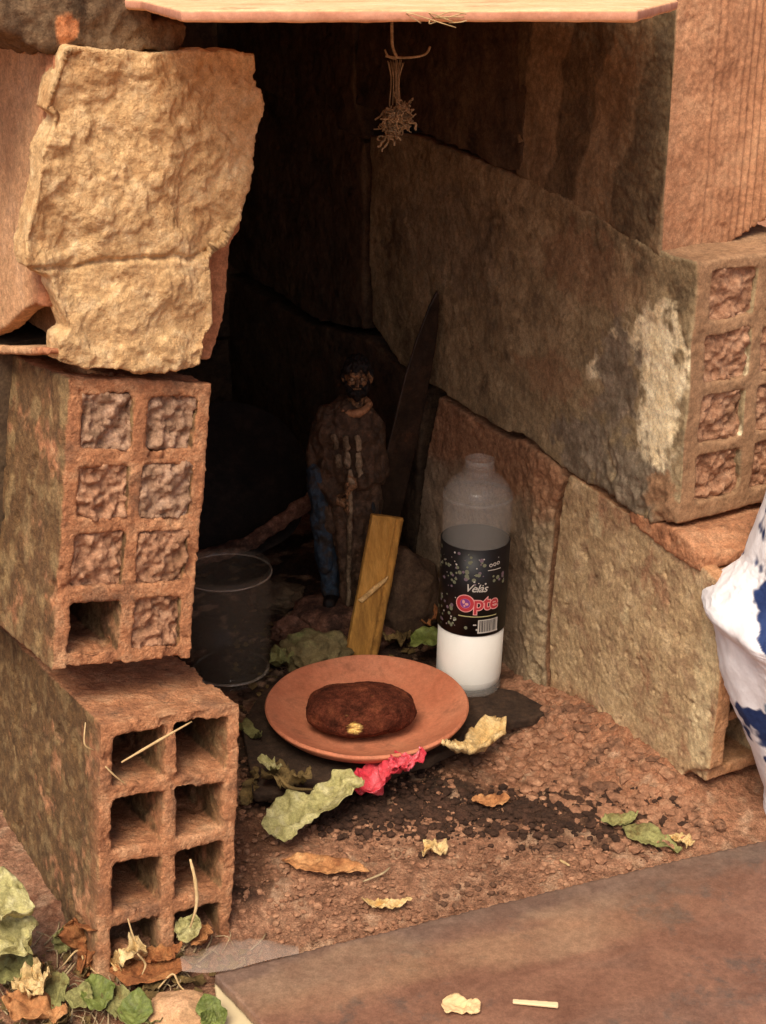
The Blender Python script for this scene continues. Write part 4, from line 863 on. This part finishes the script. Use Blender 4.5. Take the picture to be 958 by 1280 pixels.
leaf('leaf', gl(78, 1186, .004), gl(88, 1150, .03), .018, M['leaf_olive'], 'thin grey green leaf standing left of the rust leaf', seed=33, crumple=.35, group=LG, up=(0, -.8, .6))
leaf('leaf', gl(138, 1222, .006), gl(240, 1222, .006), .040, M['leaf_rust'], 'long curved brown leaf lying before the lowest block', seed=34, crumple=.12, group=LG, curl=.12)
leaf('leaf', gl(146, 1212, .008), gl(186, 1196, .016), .026, M['leaf_tan'], 'crumpled tan leaf before the bottom left hole', seed=35, crumple=.5, group=LG, shape='ragged')
leaf('leaf', gl(182, 1206, .008), gl(232, 1200, .012), .018, M['leaf_rust'], 'twisted rusty leaf touching the clear plastic film', seed=36, crumple=.35, group=LG)
leaf('leaf', gl(226, 1174, .012), gl(244, 1142, .024), .022, M['leaf_pale'], 'small pale leaf standing in the lowest right hole', seed=37, crumple=.3, group=LG, up=(0, -.8, .6))
leaf('leaf', gl(250, 1184, .004), gl(274, 1160, .020), .026, M['leaf_brown'], 'brown leaf at the right corner of the lowest block', seed=38, crumple=.3, group=LG)
# more small leaves nothing tells apart
lr = random.Random(4)
for k in range(16):
    px, py = lr.uniform(-6, 235), lr.uniform(1205, 1300); a = lr.uniform(0, 6.28); L = lr.uniform(20, 38)
    leaf('leaf', gl(px, py, .003), gl(px + L * math.cos(a), py + .7 * L * math.sin(a), .008), lr.uniform(.012, .020), M[lr.choice(['leaf_olive', 'leaf_dark', 'leaf_dark', 'leaf_brown', 'leaf_pale'])], 'small dull withered leaf among the litter at the bottom left', seed=60 + k, crumple=.25, group='small withered leaves in the bottom left litter', seg=(16, 9), shape=lr.choice(['leaf', 'ragged']))
# sprout
sp0 = gl(268, 1288); tsp = thing('sprout', sp0, 'little bright green seedling beside the cream sheet at the bottom edge', 'plant')
tube('stem', [tuple(sp0), tuple(gl(266, 1270, .016))], .0012, M['leaf_green'], tsp)
for k, (a, b, w_) in enumerate((((266, 1274), (256, 1244), .020), ((268, 1278), (290, 1264), .018), ((264, 1280), (246, 1266), .014))):
    o = leaf('leaf_blade', gl(*a, .014), gl(*b, .024), w_, M['leaf_green'], None, seed=40 + k, crumple=.05, up=(0, -.5, .85)); o.location = tuple(ORG[o.name] - sp0); o.parent = tsp
# shard
bm = bmesh.new(); sc0 = gl(228, 1276)
boulder('shard', sc0 + np.array([0, 0, .002]), [.034, .024, .016], M['clay_side'], 8.0, 'rounded orange clay shard half buried at the bottom edge', 'clay shard', .12, .01)
boulder('pebble', gl(150, 1186, .006), [.010, .008, .008], M['clay'], 9.0, 'tan pebble in front of the bottom left hole', 'pebble', .15)
boulder('snail_shell', gl(172, 1188, .008), [.0062, .006, .007], M['chalk'], 10.0, 'tiny white shell in front of the lowest block', 'shell', .05)
# thousands of tiny bits are one mass
Vh, Fh = [], []
for k in range(210):
    px, py = random.uniform(0, 330), random.uniform(1180, 1300)
    if px > 240 and py > 1215: continue
    p = gl(px, py, .003); a = random.uniform(0, 3.14); L = random.uniform(.006, .03)
    tube('', spline([p, p + [math.cos(a) * L * .5, math.sin(a) * L * .5, random.uniform(.0, .008)], p + [math.cos(a + .4) * L, math.sin(a + .4) * L, random.uniform(0, .004)]], 3), random.uniform(.0003, .0009), None, seg=4, V=Vh, F=Fh)
tag(link_mesh('fine_litter', Vh, Fh, M['dry_plant'], origin=(0, 0, 0)), 'fine dry stems and bits strewn at bottom left', 'litter', kind='stuff')
Vh, Fh = [], []
for k in range(420):
    px, py = (random.uniform(-10, 300), random.uniform(1195, 1310)) if k < 230 else (random.uniform(290, 560), random.uniform(770, 900))
    p = gl(px, py, .002); a = random.uniform(0, 6.28); L = random.uniform(.004, .012); w_ = L * .4; c, s = math.cos(a), math.sin(a); b = len(Vh)
    for t, v in ((0, 0), (.5, -1), (1, 0), (.5, 1)): Vh.append((p[0] + c * t * L - s * v * w_, p[1] + s * t * L + c * v * w_, p[2] + random.uniform(0, .005)))
    Fh.append([b, b + 1, b + 2, b + 3])
tag(link_mesh('leaf_scraps', Vh, Fh, M['leaf_dark'], origin=(0, 0, 0)), 'small dark scraps of rotting leaf on the soil', 'litter', kind='stuff')
# straws
def straw(pts, r, label, mat='straw', name='straw', cat='straw'):
    n_ = len(pts) * 6 - 5; return tag(tube(name, spline(pts, 6), [r * (.35 + .75 * math.sin(math.pi * min(1, .18 + .8 * q / n_))) * random.uniform(.85, 1.1) for q in range(n_)], M[mat]), label, cat)
fa = lambda px, py, y=-.004: on_plane(px, py, np.array(oA) + RA[:, 1] * y, RA[:, 1])
straw([fa(152, 953, -.003), fa(198, 926, -.006), fa(240, 902, -.003)], .0010, 'straight pale straw across the two upper holes of the lowest block')
straw([fa(132, 958, -.002), fa(142, 968, -.003), fa(158, 981, -.002)], .0007, 'short bent straw at left edge of the second hole row')
straw([fa(107, 903, .0), fa(106, 930, -.006), fa(118, 938, -.006)], .0006, 'thin hooked straw on the upper left edge of lowest block')
straw([fa(238, 1074, -.002), fa(244, 1100, -.010), fa(246, 1130, -.012), fa(238, 1160, -.012)], .0014, 'pale root hanging out of the third right hole')
straw([fa(160, 1148, -.004), fa(166, 1168, -.008), fa(172, 1180, -.010)], .0007, 'thin stalk hanging in the bottom left hole')
straw([fa(172, 1192, -.02), fa(182, 1205, -.02), fa(178, 1218, -.024)], .0008, 'curved pale stalk below the tiny white shell')
for k, (c0, lab) in enumerate((((78, 1208), 'bent pale stalk left of the rust leaf'), ((196, 1238), 'crossing dry stalks before the long brown leaf'), ((268, 1236), 'tangled dry stalk beneath the plastic film'))):
    p = gl(*c0, .008); straw([p, p + [.012, .004, .012], p + [.018, .0, .004], p + [.03, -.012, .002]], .0008, lab)
straw([gl(454, 1102, .004), gl(478, 1092, .008), gl(488, 1084, .008)], .0009, 'thin twig at the stalk end of the orange brown leaf', 'dry_plant', 'twig', 'twig')
straw([gl(345, 965, .02), gl(362, 984, .014), gl(392, 987, .01)], .0016, 'dark curved stalk next to the crumpled green leaf', 'leaf_dark', 'twig', 'twig')
straw([gl(700, 1075, .002), gl(712, 1082, .003)], .0012, 'tiny pale splinter on the earth near the board', 'straw', 'splinter', 'splinter')
# torn paper bits on the board
leaf('paper_scrap', on_z(554, 1256, bz2 + .002), on_z(600, 1262, bz2 + .002), .022, flat('scrap', 'd8b482', .8), 'torn cream scrap near the bottom edge of the brown board', 'scrap', seed=51, crumple=.1, shape='ragged', th_=.0008, lift=.001, curl=.0, fold_=.05)
bm = bmesh.new(); p0 = on_z(641, 1254, bz2 + .002); p1 = on_z(698, 1258, bz2 + .002); dx = (p1 - p0); dn = np.array([-dx[1], dx[0], 0]) / np.linalg.norm(dx) * .0026
add_prism(bm, [p0 - dn * .5, p1 - dn, p1 + dn, p0 + dn], np.array([0, 0, .002])); o = solid('wood_splinter', bm, flat('splint', 'e0c094', .8), voxel=.0007, smooth=1); tag(o, 'straight pale splinter lying on the brown board', 'splinter')
